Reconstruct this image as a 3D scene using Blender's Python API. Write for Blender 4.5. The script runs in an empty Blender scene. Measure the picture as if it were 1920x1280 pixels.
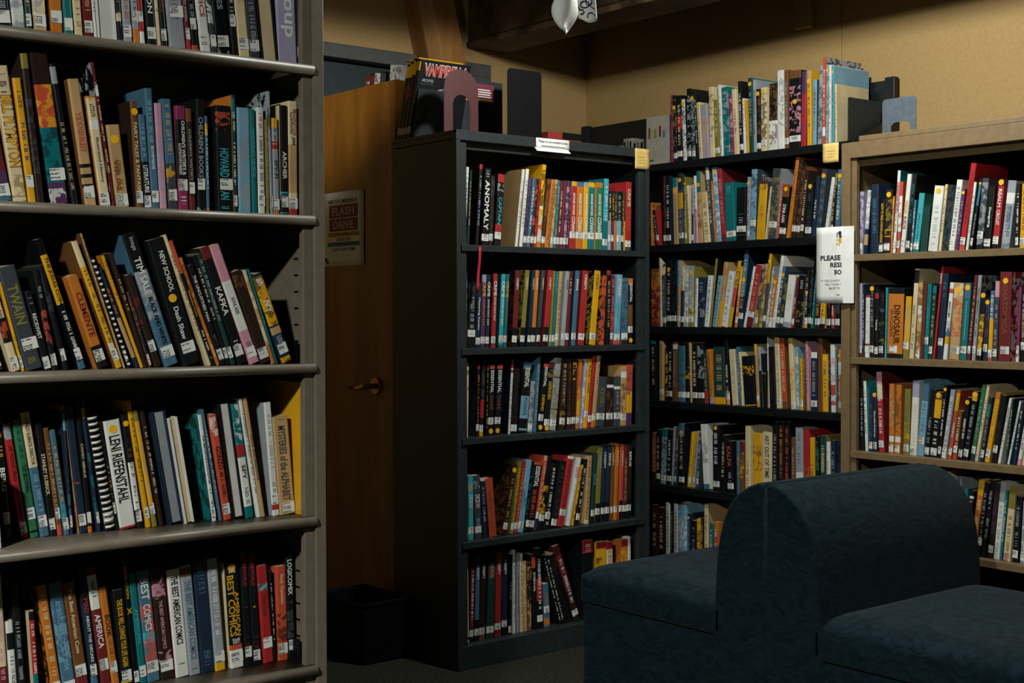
import bpy, math, random
from mathutils import Vector, Matrix
import numpy as np

# ------------------------------------------------------------------ camera, world, lights, exposure
S = bpy.context.scene
COL = S.collection
F_PX, PITCH, ROLL, EYE = 2511.09, 0.022659, -0.002578, 1.2277
FX, FY = -0.77813, 0.62810                      # horizontal view direction
cam_d = bpy.data.cameras.new('camera'); cam = bpy.data.objects.new('camera', cam_d); COL.objects.link(cam)
cam_d.sensor_width = 36; cam_d.lens = F_PX / 1920 * 36; cam_d.clip_start = 0.05
_f = Vector((FX * math.cos(PITCH), FY * math.cos(PITCH), -math.sin(PITCH)))
_r = Vector((FY, -FX, 0)); _u = _r.cross(_f)
R_ = _r * math.cos(ROLL) + _u * math.sin(ROLL); U_ = _u * math.cos(ROLL) - _r * math.sin(ROLL)
cam.matrix_world = Matrix(((R_.x, U_.x, -_f.x, 0), (R_.y, U_.y, -_f.y, 0), (R_.z, U_.z, -_f.z, EYE), (0, 0, 0, 1)))
S.camera = cam
cam_d.dof.use_dof = False
S.view_settings.view_transform = 'Standard'; S.view_settings.look = 'None'
S.view_settings.gamma = 1; S.view_settings.use_curve_mapping = False
S.view_settings.exposure = 0.0
S.cycles.use_denoising = True
S.cycles.max_bounces = 4; S.cycles.diffuse_bounces = 2
W = bpy.data.worlds.new('world'); S.world = W; W.use_nodes = True
W.node_tree.nodes['Background'].inputs[0].default_value = (0.30, 0.62, 0.75, 1)
W.node_tree.nodes['Background'].inputs[1].default_value = 0.022
def area(name, loc, sx, sy, power, color, rot=(0, 0, 0)):
    d = bpy.data.lights.new(name, 'AREA'); d.shape = 'RECTANGLE'; d.size = sx; d.size_y = sy
    d.energy = power; d.color = color
    o = bpy.data.objects.new(name, d); COL.objects.link(o); o.location = loc; o.rotation_euler = rot
    return o
WARM = (0.97, 1.0, 0.95)
def bulb(name, loc, power, color, radius, aim=None, cone=60, blend=.6):
    d = bpy.data.lights.new(name, 'SPOT' if aim else 'POINT'); d.energy = power; d.color = color; d.shadow_soft_size = radius
    o = bpy.data.objects.new(name, d); COL.objects.link(o); o.location = loc
    if aim:
        d.spot_size = math.radians(cone); d.spot_blend = blend
        o.rotation_euler = (Vector(aim) - Vector(loc)).to_track_quat('-Z', 'Y').to_euler()
    return o
bulb('pendant_lamp', (-2.5, 2.88, 2.545), 118, WARM, .07, (-2.5, 2.88, 0), 177, .05)
bulb('door_fill_spot', (-1.78, 0.1, 2.94), 420, WARM, .13, (-4.45, 2.72, 1.92), 13, .8)  # added unseen spot, kept narrow to brighten only the upper door
area('ceiling_lamp', (-0.2, -1.70, 2.94), .25, .3, 340, WARM)

# ------------------------------------------------------------------ pixel rays -> points (to read positions off the photograph)
def ray(u, v):
    X, Y = u - 960, v - 640
    c, s = math.cos(ROLL), math.sin(ROLL)
    x, y = c * X + s * Y, -s * X + c * Y
    return _r * (x / F_PX) + _f - _u * (y / F_PX)
def at(u, v, axis, val):
    d = ray(u, v); o = Vector((0, 0, EYE)); s = (val - o[axis]) / d[axis]
    return o + d * s

# ------------------------------------------------------------------ helpers
def srgb(h):
    c = [int(h[i:i + 2], 16) / 255 for i in (0, 2, 4)]
    return tuple(x / 12.92 if x <= .04045 else ((x + .055) / 1.055) ** 2.4 for x in c)
def new_obj(name, me, mat=None, parent=None, label=None, cat=None, group=None, kind=None):
    o = bpy.data.objects.new(name, me); COL.objects.link(o)
    if mat is not None and me is not None and not me.materials: me.materials.append(mat)
    if parent is not None: o.parent = parent
    if label: o['label'] = label
    if cat: o['category'] = cat
    if group: o['group'] = group
    if kind: o['kind'] = kind
    return o
def thing(name, label, cat, loc=(0, 0, 0), rot=(0, 0, 0), group=None):
    o = new_obj(name, None, None, None, label, cat, group)
    o.location = loc; o.rotation_euler = rot
    return o
class MB:
    def __init__(s): s.v = []; s.f = []; s.sm = []
    def add(s, vs, fs, smooth=False):
        n = len(s.v); s.v += [tuple(p) for p in vs]; s.f += [tuple(i + n for i in f) for f in fs]; s.sm += [smooth] * len(fs)
        return s
    def box(s, x0, x1, y0, y1, z0, z1):
        x0, x1 = sorted((x0, x1)); y0, y1 = sorted((y0, y1)); z0, z1 = sorted((z0, z1))
        return s.add([(x0, y0, z0), (x1, y0, z0), (x1, y1, z0), (x0, y1, z0), (x0, y0, z1), (x1, y0, z1), (x1, y1, z1), (x0, y1, z1)],
                     [(3, 2, 1, 0), (4, 5, 6, 7), (0, 1, 5, 4), (1, 2, 6, 5), (2, 3, 7, 6), (3, 0, 4, 7)])
    def prism(s, pts, axis, a, b, smooth=False):
        """polygon pts in the two other axes, extruded along axis from a to b"""
        n = len(pts)
        def P(p, t):
            if axis == 0: return (t, p[0], p[1])
            if axis == 1: return (p[0], t, p[1])
            return (p[0], p[1], t)
        vs = [P(p, a) for p in pts] + [P(p, b) for p in pts]
        fs = [(i, (i + 1) % n, (i + 1) % n + n, i + n) for i in range(n)]
        s.add(vs, fs, smooth); k = len(s.v) - 2 * n
        s.f += [tuple(k + i for i in range(n - 1, -1, -1)), tuple(k + n + i for i in range(n))]; s.sm += [False, False]
        return s
    def tube(s, pts, r, n=10, caps=True):
        pts = [Vector(p) for p in pts]; rings = []
        for i, p in enumerate(pts):
            d = (pts[min(i + 1, len(pts) - 1)] - pts[max(i - 1, 0)]).normalized()
            a = d.cross(Vector((0, 0, 1)) if abs(d.z) < .9 else Vector((1, 0, 0))).normalized(); b = d.cross(a)
            rr = r[i] if isinstance(r, (list, tuple)) else r
            rings.append([p + a * math.cos(2 * math.pi * k / n) * rr + b * math.sin(2 * math.pi * k / n) * rr for k in range(n)])
        vs = [q for R in rings for q in R]
        fs = [(i * n + k, i * n + (k + 1) % n, (i + 1) * n + (k + 1) % n, (i + 1) * n + k) for i in range(len(pts) - 1) for k in range(n)]
        s.add(vs, fs, True)
        if caps:
            k = len(s.v) - len(vs)
            s.f += [tuple(k + i for i in range(n)), tuple(k + len(vs) - n + i for i in range(n - 1, -1, -1))]; s.sm += [False, False]
        return s
    def mesh(s, name):
        import bmesh
        me = bpy.data.meshes.new(name); me.from_pydata(s.v, [], s.f)
        me.polygons.foreach_set('use_smooth', s.sm)
        bm = bmesh.new(); bm.from_mesh(me); bmesh.ops.recalc_face_normals(bm, faces=bm.faces); bm.to_mesh(me); bm.free()
        return me
    def build(s, name, mat, parent=None, bevel=0, seg=2, **k):
        o = new_obj(name, s.mesh(name), mat, parent, **k)
        if bevel:
            m = o.modifiers.new('bevel', 'BEVEL'); m.width = bevel; m.segments = seg; m.limit_method = 'ANGLE'; m.angle_limit = .6
            m.harden_normals = False
        return o
def structure(name, mb, mat, bevel=0, parent=None):
    return mb.build(name, mat, parent, bevel, kind='structure' if parent is None else None)

# ------------------------------------------------------------------ materials
def mat_nodes(name):
    m = bpy.data.materials.new(name); m.use_nodes = True
    nt = m.node_tree; b = nt.nodes['Principled BSDF']
    def N(t, **kw):
        n = nt.nodes.new(t)
        for k, v in kw.items():
            if k.startswith('i_'):
                key = k[2:]; n.inputs[int(key) if key.isdigit() else key.replace('_', ' ')].default_value = v
            else: setattr(n, k, v)
        return n
    return m, nt, b, N, nt.links.new
def ramp(N, stops):
    r = N('ShaderNodeValToRGB'); e = r.color_ramp.elements
    while len(e) < len(stops): e.new(.5)
    for q, (p, c) in zip(e, stops): q.position = p; q.color = tuple(c) + (1,) if len(c) == 3 else c
    return r
def speckle(name, c1, c2, scale, rough=.5, bump=0, detail=4, stretch=(1, 1, 1), spec=.4, lo=.35, hi=.65, bumpscale=None, metal=0):
    m, nt, b, N, L = mat_nodes(name)
    tc = N('ShaderNodeTexCoord'); mp = N('ShaderNodeMapping'); mp.inputs['Scale'].default_value = stretch
    L(tc.outputs['Object'], mp.inputs[0])
    no = N('ShaderNodeTexNoise', i_Scale=scale, i_Detail=detail); L(mp.outputs[0], no.inputs['Vector'])
    r = ramp(N, [(lo, c1), (hi, c2)]); L(no.outputs[0], r.inputs[0]); L(r.outputs[0], b.inputs['Base Color'])
    b.inputs['Roughness'].default_value = rough; b.inputs['Specular IOR Level'].default_value = spec; b.inputs['Metallic'].default_value = metal
    if bump:
        n2 = N('ShaderNodeTexNoise', i_Scale=bumpscale or scale * 2, i_Detail=3); L(mp.outputs[0], n2.inputs['Vector'])
        bp = N('ShaderNodeBump', i_Strength=bump, i_Distance=.002); L(n2.outputs[0], bp.inputs['Height']); L(bp.outputs[0], b.inputs['Normal'])
    return m
def plain(name, hexc, rough=.5, spec=.4, metal=0):
    c = srgb(hexc)
    return speckle(name, [x * .93 for x in c], [min(1, x * 1.07) for x in c], 60, rough, 0, 2, spec=spec, metal=metal)
def two(h1, h2): return srgb(h1), srgb(h2)
M = {}
M['wall'] = speckle('painted_wall', *two('a08252', 'a88a58'), 90, .75, .15, 4, bumpscale=260)
M['ceiling'] = speckle('ceiling_paint', *two('8a7a60', '96866a'), 12, .9)
M['carpet'] = speckle('carpet_pile', *two('151614', '393830'), 130, .95, .9, 5, lo=.32, hi=.68, bumpscale=300, spec=.1)
M['taupe'] = speckle('taupe_steel', *two('645b4d', '6c6354'), 40, .42, .08, 3, bumpscale=500)
M['charcoal'] = speckle('charcoal_steel', *two('1f2627', '252c2e'), 40, .45, .08, 3, bumpscale=500)
M['tan'] = speckle('tan_steel', *two('6b573c', '746043'), 40, .5, .08, 3, bumpscale=500)
M['black'] = speckle('black_steel', *two('0a0d10', '101417'), 40, .45)
M['matte_black'] = speckle('black_plastic', *two('030405', '06080a'), 40, .6, spec=.15)
M['grey_steel'] = speckle('grey_bookend_steel', *two('4c555c', '566068'), 40, .4)
M['dark_steel'] = speckle('dark_bookend_steel', *two('23292b', '2b3133'), 40, .5, spec=.2)
M['red_steel'] = speckle('red_bookend_steel', *two('421b1c', '4a2022'), 60, .5)
M['frame_grey'] = speckle('door_frame_paint', *two('4a4a48', '525250'), 40, .45)
M['dark_panel'] = speckle('transom_paint', *two('1e2a2c', '243032'), 30, .6)
M['duct'] = speckle('fireproofed_steel', *two('2a1e13', '6a5034'), 7, .6, .8, 6, bumpscale=24, spec=.4)
M['steel_nose'] = M['taupe']
M['brass'] = speckle('brass', *two('a87a30', 'c08c3a'), 60, .28, metal=1)
M['paper'] = speckle('paper', *two('d6d6ce', 'dededa'), 30, .7, .1)
M['dull_paper'] = speckle('dull_white_card', *two('8c857a', '989184'), 30, .7, .1)
M['sticky'] = speckle('sticky_note', *two('c4a45a', 'ceb068'), 40, .75)
M['red_ribbon'] = plain('ribbon', 'b02838', .5)
M['pages'] = speckle('page_edges', *two('b8ae98', 'd2c8b2'), 900, .8, 0, 2, stretch=(1, .05, .02))
def wood(name, cols, scale, stretch, rough):
    m, nt, b, N, L = mat_nodes(name)
    tc = N('ShaderNodeTexCoord'); mp = N('ShaderNodeMapping'); mp.inputs['Scale'].default_value = stretch; L(tc.outputs['Object'], mp.inputs[0])
    n1 = N('ShaderNodeTexNoise', i_Scale=scale, i_Detail=6, i_Distortion=.6); L(mp.outputs[0], n1.inputs['Vector'])
    n2 = N('ShaderNodeTexNoise', i_Scale=scale * 9, i_Detail=3); L(mp.outputs[0], n2.inputs['Vector'])
    mx = N('ShaderNodeMath', operation='MULTIPLY_ADD'); mx.inputs[1].default_value = .3; L(n2.outputs[0], mx.inputs[0]); L(n1.outputs[0], mx.inputs[2])
    r = ramp(N, [(.45, srgb(cols[0])), (.65, srgb(cols[1])), (.85, srgb(cols[2]))]); L(mx.outputs[0], r.inputs[0]); L(r.outputs[0], b.inputs['Base Color'])
    b.inputs['Roughness'].default_value = rough
    return m
M['door_wood'] = wood('door_veneer', ('6c3c0a', '82500f', '926018'), 3.0, (3, 3, .35), .42)
M['beam_wood'] = wood('brace_timber', ('80521f', '8e5f2a', '9c6c34'), 3.0, (5, 5, .4), .6)
def fabric():
    m, nt, b, N, L = mat_nodes('blue_grey_upholstery')
    tc = N('ShaderNodeTexCoord')
    no = N('ShaderNodeTexNoise', i_Scale=9, i_Detail=3); L(tc.outputs['Object'], no.inputs['Vector'])
    mp = N('ShaderNodeMapping'); mp.inputs['Scale'].default_value = (26, 26, 90); mp.inputs['Rotation'].default_value = (.5, .3, .5)
    ad = N('ShaderNodeVectorMath', operation='MULTIPLY_ADD'); ad.inputs[1].default_value = (.12, .12, .12); L(no.outputs[1], ad.inputs[0]); L(tc.outputs['Object'], ad.inputs[2])
    L(ad.outputs[0], mp.inputs[0])
    n2 = N('ShaderNodeTexNoise', i_Scale=1.0, i_Detail=2); L(mp.outputs[0], n2.inputs['Vector'])
    n3 = N('ShaderNodeTexNoise', i_Scale=700, i_Detail=1); L(tc.outputs['Object'], n3.inputs['Vector'])
    mm = N('ShaderNodeMath', operation='MULTIPLY_ADD'); mm.inputs[1].default_value = .35; L(n3.outputs[0], mm.inputs[0]); L(n2.outputs[0], mm.inputs[2])
    r = ramp(N, [(.5, srgb('07161c')), (.85, srgb('12252d'))]); L(mm.outputs[0], r.inputs[0]); L(r.outputs[0], b.inputs['Base Color'])
    b.inputs['Roughness'].default_value = .9; b.inputs['Specular IOR Level'].default_value = .08
    b.inputs['Sheen Weight'].default_value = .04
    bp = N('ShaderNodeBump', i_Strength=.5, i_Distance=.004); L(mm.outputs[0], bp.inputs['Height']); L(bp.outputs[0], b.inputs['Normal'])
    return m
M['fabric'] = fabric()
def print_mat():
    """book covers and paper: flat print carried in face attributes (col, col2, par = art, lettering, roughness)"""
    m, nt, b, N, L = mat_nodes('printed_cover')
    c1 = N('ShaderNodeAttribute', attribute_name='col'); c2 = N('ShaderNodeAttribute', attribute_name='col2'); pa = N('ShaderNodeAttribute', attribute_name='par')
    sp = N('ShaderNodeSeparateColor'); L(pa.outputs['Color'], sp.inputs[0])
    tc = N('ShaderNodeTexCoord'); oi = N('ShaderNodeObjectInfo')
    sc = N('ShaderNodeMath', operation='MULTIPLY'); sc.inputs[1].default_value = 37.0; L(oi.outputs['Random'], sc.inputs[0])
    add = N('ShaderNodeVectorMath', operation='ADD'); L(tc.outputs['Object'], add.inputs[0]); L(sc.outputs[0], add.inputs[1])
    no = N('ShaderNodeTexNoise', i_Scale=46, i_Detail=3, i_Distortion=.8); L(add.outputs[0], no.inputs['Vector'])
    st = N('ShaderNodeMapRange', interpolation_type='SMOOTHSTEP'); st.inputs[1].default_value = .47; st.inputs[2].default_value = .55; L(no.outputs[0], st.inputs[0])
    art = N('ShaderNodeMath', operation='MULTIPLY'); L(st.outputs[0], art.inputs[0]); L(sp.outputs[0], art.inputs[1])
    uv = N('ShaderNodeUVMap'); sx = N('ShaderNodeSeparateXYZ'); L(uv.outputs[0], sx.inputs[0])
    fl = N('ShaderNodeMath', operation='MULTIPLY'); fl.inputs[1].default_value = 260.0; L(sx.outputs[1], fl.inputs[0])
    f2 = N('ShaderNodeMath', operation='FLOOR'); L(fl.outputs[0], f2.inputs[0])
    ax = N('ShaderNodeMath', operation='ADD'); L(f2.outputs[0], ax.inputs[0]); L(sc.outputs[0], ax.inputs[1])
    wn = N('ShaderNodeTexWhiteNoise', noise_dimensions='1D'); L(ax.outputs[0], wn.inputs['W'])
    g1 = N('ShaderNodeMath', operation='GREATER_THAN'); g1.inputs[1].default_value = .36; L(wn.outputs[0], g1.inputs[0])
    fr = N('ShaderNodeMath', operation='FRACT'); L(fl.outputs[0], fr.inputs[0])
    g2 = N('ShaderNodeMath', operation='LESS_THAN'); g2.inputs[1].default_value = .72; L(fr.outputs[0], g2.inputs[0])
    du = N('ShaderNodeMath', operation='SUBTRACT'); du.inputs[1].default_value = .5; L(sx.outputs[0], du.inputs[0])
    ab = N('ShaderNodeMath', operation='ABSOLUTE'); L(du.outputs[0], ab.inputs[0])
    g3 = N('ShaderNodeMath', operation='LESS_THAN'); g3.inputs[1].default_value = .24; L(ab.outputs[0], g3.inputs[0])
    n2 = N('ShaderNodeTexNoise', i_Scale=420, i_Detail=1); L(add.outputs[0], n2.inputs['Vector'])
    g4 = N('ShaderNodeMath', operation='GREATER_THAN'); g4.inputs[1].default_value = .44; L(n2.outputs[0], g4.inputs[0])
    def mul(a, c):
        q = N('ShaderNodeMath', operation='MULTIPLY'); L(a.outputs[0], q.inputs[0]); L(c, q.inputs[1]); return q
    tx = mul(mul(mul(mul(g1, g2.outputs[0]), g3.outputs[0]), g4.outputs[0]), sp.outputs[1])
    mx = N('ShaderNodeMath', operation='MAXIMUM'); L(art.outputs[0], mx.inputs[0]); L(tx.outputs[0], mx.inputs[1])
    mix = N('ShaderNodeMixRGB'); L(mx.outputs[0], mix.inputs[0]); L(c1.outputs['Color'], mix.inputs[1]); L(c2.outputs['Color'], mix.inputs[2])
    n5 = N('ShaderNodeTexNoise', i_Scale=14, i_Detail=4); L(add.outputs[0], n5.inputs['Vector'])
    wear = ramp(N, [(.3, (.84, .84, .84)), (.7, (1.05, 1.05, 1.05))]); L(n5.outputs[0], wear.inputs[0])
    fin = N('ShaderNodeMixRGB', blend_type='MULTIPLY'); fin.inputs[0].default_value = 1; L(mix.outputs[0], fin.inputs[1]); L(wear.outputs[0], fin.inputs[2])
    L(fin.outputs[0], b.inputs['Base Color']); L(sp.outputs[2], b.inputs['Roughness'])
    b.inputs['Specular IOR Level'].default_value = .35
    return m
M['print'] = print_mat()
PAL = dict(k='101315', n='1b2a3c', b='40667a', t='12686a', c='3a98a2', g='2f6a48', y='d09a1a', o='b86c26', r='a0282a', m='662224', p='4e3252', i='c48a98', v='9c94ae',
           w='d2d2ca', e='cfbc92', s='8e9498', d='3a3f44', a='b29060', h='6c4424', l='7a7030', u='7099ae', q='2b1d17', x='1b3a35', f='822c54', j='b64a32')
CN = dict(k='black', n='navy', b='slate blue', t='teal', c='turquoise', g='green', y='yellow', o='orange', r='red', m='maroon', p='purple', i='pink', v='lavender',
          w='white', e='cream', s='grey', d='dark grey', a='tan', h='brown', l='olive', u='pale blue', q='dark brown', x='dark green', f='magenta', j='vermilion')
PALL = {k: srgb(v) for k, v in PAL.items()}
def flat(name, k):
    if isinstance(k, str) and len(k) == 1: c = PALL[k]
    else: c = srgb(k)
    return plain(name, k if len(k) == 6 else PAL[k], .5)
INK = {}
def ink(k):
    if k not in INK: INK[k] = flat('ink_' + CN.get(k, k).replace(' ', '_'), k)
    return INK[k]

# flat printed quads ------------------------------------------------
class PM:
    """mesh whose faces carry print attributes"""
    def __init__(s): s.v = []; s.f = []; s.c = []; s.c2 = []; s.p = []; s.uv = []
    def face(s, vs, col, col2=(0, 0, 0), par=(0, 0, .5), uv=None):
        n = len(s.v); s.v += vs; k = len(vs); s.f.append(tuple(range(n, n + k)))
        s.c += [tuple(col) + (1,)] * k; s.c2 += [tuple(col2) + (1,)] * k; s.p += [tuple(par) + (1,)] * k
        s.uv += uv or [(0, 0)] * k
    def box(s, x0, x1, y0, y1, z0, z1, col, col2=(0, 0, 0), par=(0, 0, .7)):
        P = [(x0, y0, z0), (x1, y0, z0), (x1, y1, z0), (x0, y1, z0), (x0, y0, z1), (x1, y0, z1), (x1, y1, z1), (x0, y1, z1)]
        for f in ((3, 2, 1, 0), (4, 5, 6, 7), (0, 1, 5, 4), (1, 2, 6, 5), (2, 3, 7, 6), (3, 0, 4, 7)):
            s.face([P[i] for i in f], col, col2, par, [(0, P[i][2]) for i in f])
    def mesh(s, name):
        me = bpy.data.meshes.new(name); me.from_pydata(s.v, [], s.f)
        for nm, dat in (('col', s.c), ('col2', s.c2), ('par', s.p)):
            a = me.attributes.new(nm, 'FLOAT_COLOR', 'CORNER'); a.data.foreach_set('color', np.array(dat, dtype=np.float32).ravel())
        uvl = me.uv_layers.new(name='UVMap'); uvl.data.foreach_set('uv', np.array(s.uv, dtype=np.float32).ravel())
        me.materials.append(M['print'])
        return me
_TXT = {}
def text_geo(body, bold=.012):
    """(verts, faces) of lettering, unit-normalised: x 0..1, y 0..1, plus its aspect"""
    k = (body, bold)
    if k not in _TXT:
        cu = bpy.data.curves.new('lettering', 'FONT'); cu.body = body; cu.offset = bold; cu.resolution_u = 2
        o = bpy.data.objects.new('lettering', cu); COL.objects.link(o)
        dg = bpy.context.evaluated_depsgraph_get(); dg.update()
        me = bpy.data.meshes.new_from_object(o.evaluated_get(dg))
        v = np.array([x.co[:2] for x in me.vertices]); f = [tuple(p.vertices) for p in me.polygons]
        bpy.data.objects.remove(o); bpy.data.curves.remove(cu); bpy.data.meshes.remove(me)
        mn, mx = v.min(0), v.max(0)
        _TXT[k] = ((v - mn) / (mx - mn), f, (mx - mn))
    return _TXT[k]
def lettering(name, body, O, X, Y, w, h, mat, parent, bold=.012, fit=True):
    """flat lettering: baseline-left corner O, unit directions X (reading) and Y (up), stretched to w by h; fit keeps the letters from over-stretching"""
    v, f, d = text_geo(body, bold)
    O, X, Y = Vector(O), Vector(X), Vector(Y)
    if fit:
        ww = min(w, h * d[0] / d[1] * 1.6); O = O + X * (w - ww) / 2; w = ww
    vs = [tuple(O + X * (p[0] * w) + Y * (p[1] * h)) for p in v]
    me = bpy.data.meshes.new(name); me.from_pydata(vs, [], f)
    return new_obj(name, me, mat, parent)
# ------------------------------------------------------------------ room shell
XW, YW, ZC = -4.90, 4.425, 3.25
structure('floor', MB().box(XW - .6, 3.2, -3.6, YW + .12, -.1, 0), M['carpet'])
structure('ceiling', MB().box(XW - .1, 3.2, -3.6, YW + .12, ZC, ZC + .1), M['ceiling'])
wb = thing('wall_back', None, None); wb['kind'] = 'structure'
SEAM = -3.372
MB().box(XW - .1, SEAM - .0015, YW, YW + .1, 0, ZC).build('wall_panel', M['wall'], wb, .002, 1)
MB().box(SEAM + .0015, 3.2, YW, YW + .1, 0, ZC).build('wall_panel', M['wall'], wb, .002, 1)
MB().box(SEAM - .003, SEAM + .003, YW + .006, YW + .1, 0, ZC).build('wall_seam', M['dark_panel'], wb)
DY0, DY1, DZ = 2.775, 3.72, 2.30
structure('wall_left', MB().box(XW - .1, XW, -3.6, DY0 - .07, 0, ZC).box(XW - .1, XW, DY1 + .1, YW, 0, ZC).box(XW - .1, XW, DY0 - .07, DY1 + .1, DZ + .06, ZC), M['wall'])
t1 = thing('trim_1', None, None); t1['kind'] = 'structure'
MB().box(XW - .1, XW + .02, DY0 - .07, DY1 + .1, DZ, DZ + .06).build('header', M['frame_grey'], t1, .003)
MB().box(XW - .1, XW + .02, DY0 - .07, DY0, 0, DZ).build('jamb', M['frame_grey'], t1, .003)
MB().box(XW - .1, XW + .02, DY1, DY1 + .1, 0, DZ).build('jamb', M['frame_grey'], t1, .003)
tp = MB().box(XW - .09, XW - .05, DY0, DY1, 2.07, DZ - .004).build('transom_panel', M['dark_panel'], t1, .003)
MB().box(XW - .1, XW - .02, DY0, DY1, 2.05, 2.075).build('transom_rail', M['frame_grey'], t1, .003)
for z in (1.93, 2.04, 2.15): MB().box(XW + .0195, XW + .022, 3.765, 3.777, z, z + .014).build('screw_hole', M['matte_black'], t1)
structure('wall_hall', MB().box(XW - .62, XW - .6, 2.2, 4.3, 0, ZC), M['dark_panel'])
structure('baseboard_back', MB().box(XW + .1, 3.2, YW - .012, YW, 0, .1), M['matte_black'])
# open door leaf
dr = thing('door_1', 'brown wooden door standing open with a lost-property notice on it', 'door', (XW + .02, 2.724, 0)); dr['kind'] = 'structure'
MB().box(0, .835, 0, .044, .008, 2.066).build('door_leaf', M['door_wood'], dr, .002)
hd = MB().tube([(.71, 0, .952), (.71, -.012, .952)], [.034, .03], 20).build('rosette', M['brass'], dr)
MB().tube([(.71, -.008, .952), (.71, -.05, .952), (.70, -.055, .95), (.66, -.056, .945), (.60, -.052, .944)], [.011, .011, .011, .009, .007], 10).build('lever_handle', M['brass'], dr)
MB().tube([(.008, -.006, .25), (.008, -.006, .36)], .009, 8).build('hinge', M['brass'], dr)
MB().tube([(.008, -.006, 1.75), (.008, -.006, 1.86)], .009, 8).build('hinge', M['brass'], dr)
# slanted timber brace on the wall
bz0, bz1 = 2.2, 3.25
def brace_y(z, y0): return y0 - .235 * (z - 2.34)
mb = MB()
prof = [(XW, 3.405), (XW + .105, 3.405), (XW + .15, 3.448), (XW + .15, 3.575), (XW, 3.575)]
lo = [(x, brace_y(bz0, y), bz0) for x, y in prof]; hi = [(x, brace_y(bz1, y), bz1) for x, y in prof]
n = len(prof); mb.add(lo + hi, [(i, (i + 1) % n, (i + 1) % n + n, i + n) for i in range(n)] + [tuple(range(n)), tuple(range(2 * n - 1, n - 1, -1))])
mb.build('timber_brace', M['beam_wood'], None, .004, label='slanted brown timber brace with chamfered edge on the wall above the doorway', cat='brace')
# fireproofed steel beam under the ceiling
du = thing('steel_beam', 'dark mottled fireproofed steel beam running under the ceiling along the tan wall', 'beam', (0, 3.80, 2.425))
MB().prism([(-.108, .004), (-.104, 0), (.104, 0), (.108, .004), (.108, .026), (.10, .032), (-.10, .032), (-.108, .026)], 0, XW + .004, 3.1).build('bottom_flange', M['duct'], du, .003)
MB().prism([(-.10, .034), (.10, .034), (.10, .46), (-.10, .46), (-.103, .40), (-.098, .25), (-.103, .12)], 0, XW + .004, 3.1).build('casing', M['duct'], du, .006)
for a in (-4.3, -3.1, -1.9, -.7, .5, 1.7): MB().box(a - .015, a + .015, -.107, -.1, .034, .46).build('casing_strap', M['duct'], du)
MB().box(XW + .004, 3.1, -.13, .5, .47, ZC - 2.425).build('deck_edge', M['duct'], du)
eb = thing('wall_box', 'small tan metal box fixed high on the wall beneath the dark beam shadow', 'box', (-3.548, YW, 2.385))
MB().box(-.042, .042, -.035, 0, 0, .13).build('box_body', M['wall'], eb, .004)
MB().tube([(0, -.017, .13), (0, -.017, ZC - 2.385)], .011, 10).build('conduit', M['wall'], eb)

# ------------------------------------------------------------------ bookcases
def bookcase(name, label, origin, rot, Wd, Hh, dep, shelves, mat, nose=False, th=.022, side=.02, flange=.03, base=None, canopy=.035, back=True, slots=0, topcap=0, backmat=None):
    """local frame: x along the front, y into the case, z up; origin at the front bottom corner"""
    c = thing(name, label, 'bookcase', origin, rot)
    sd = []
    for x0, x1, s in ((0, side, 1), (Wd - side, Wd, -1)):
        p = MB().box(x0, x1, 0, dep, 0, Hh - topcap).build('side_panel', mat, c, .002); sd.append(p)
        xi = x1 if s > 0 else x0
        MB().box(xi, xi + s * flange, .010, .028, 0, Hh - canopy).build('upright_flange', mat, c, .002)
        if slots:
            q = MB(); z = .14
            while z < Hh - .1:
                xf = xi + s * .0006
                q.box(xf, xi - s * .001, .075, .093, z, z + .0045); z += slots
            q.build('peg_slots', M['matte_black'], c, kind='stuff')
    if back: MB().box(side, Wd - side, dep - .012, dep - .002, .03, Hh - .01).build('back_panel', backmat or mat, c)
    for k, z in enumerate(shelves):
        x0, x1 = side + flange * .15, Wd - side - flange * .15
        y0 = .012 if k < len(shelves) or base is None else .012
        if nose:
            r = .0105
            pr = [(.028, 0), (.028, -.02)] + [(-.004 + .0 - r * math.sin(a), -r - .0005 - r * math.cos(a) * 1.0 + .0) for a in [math.pi * i / 8 for i in range(9)]][::1]
            pts = [(dep - .02, 0), (-.002, 0)] + [(-.002 - r * math.sin(a), -r + r * math.cos(a)) for a in [math.pi * i / 10 for i in range(1, 10)]] + [(-.002, -2 * r), (.02, -2 * r), (.02, -.006), (dep - .02, -.006)]
            MB().prism([(y, z + q) for y, q in pts], 0, x0, x1, True).build('shelf', mat, c)
        else:
            MB().box(x0, x1, 0.001, .02, z - th, z).box(x0, x1, .02, dep - .014, z - .008, z).build('shelf', mat, c, .0015)
    if base: MB().box(side, Wd - side, .004, .02, 0, base).box(side, Wd - side, .02, dep - .014, base - .008, base).build('base_shelf', mat, c, .002)
    if canopy:
        MB().box(side if not topcap else 0, Wd - (side if not topcap else 0), 0, dep, Hh - .012, Hh).box(side if not topcap else 0, Wd - (side if not topcap else 0), -.001, .018, Hh - canopy, Hh).build('top_panel', mat, c, .002)
        MB().box(side, Wd - side, .03, .045, Hh - canopy - .026, Hh - canopy + .004).build('inner_rail', mat, c, .002)
        if topcap:
            for x0, x1 in ((-.001, side), (Wd - side, Wd + .001)): MB().box(x0, x1, 0, dep, Hh - topcap + .002, Hh - .012).build('cap_side', mat, c, .0015)
    return c
HALF = math.pi / 2
LX, LY = -2.614, 0.655
DX, DYY = -3.643, 2.7017
TX, TY = -2.8724, 3.7715
KX, KY = -4.885, 4.1315
LZ = [1.7766, 1.4418, 1.1117, .7676, .4319]; LZX = LZ + [2.112]
DZS = [1.4541, 1.1003, .7937, .4374]
TZS = [1.4171, 1.0671, .7468, .4453, .14]
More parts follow.
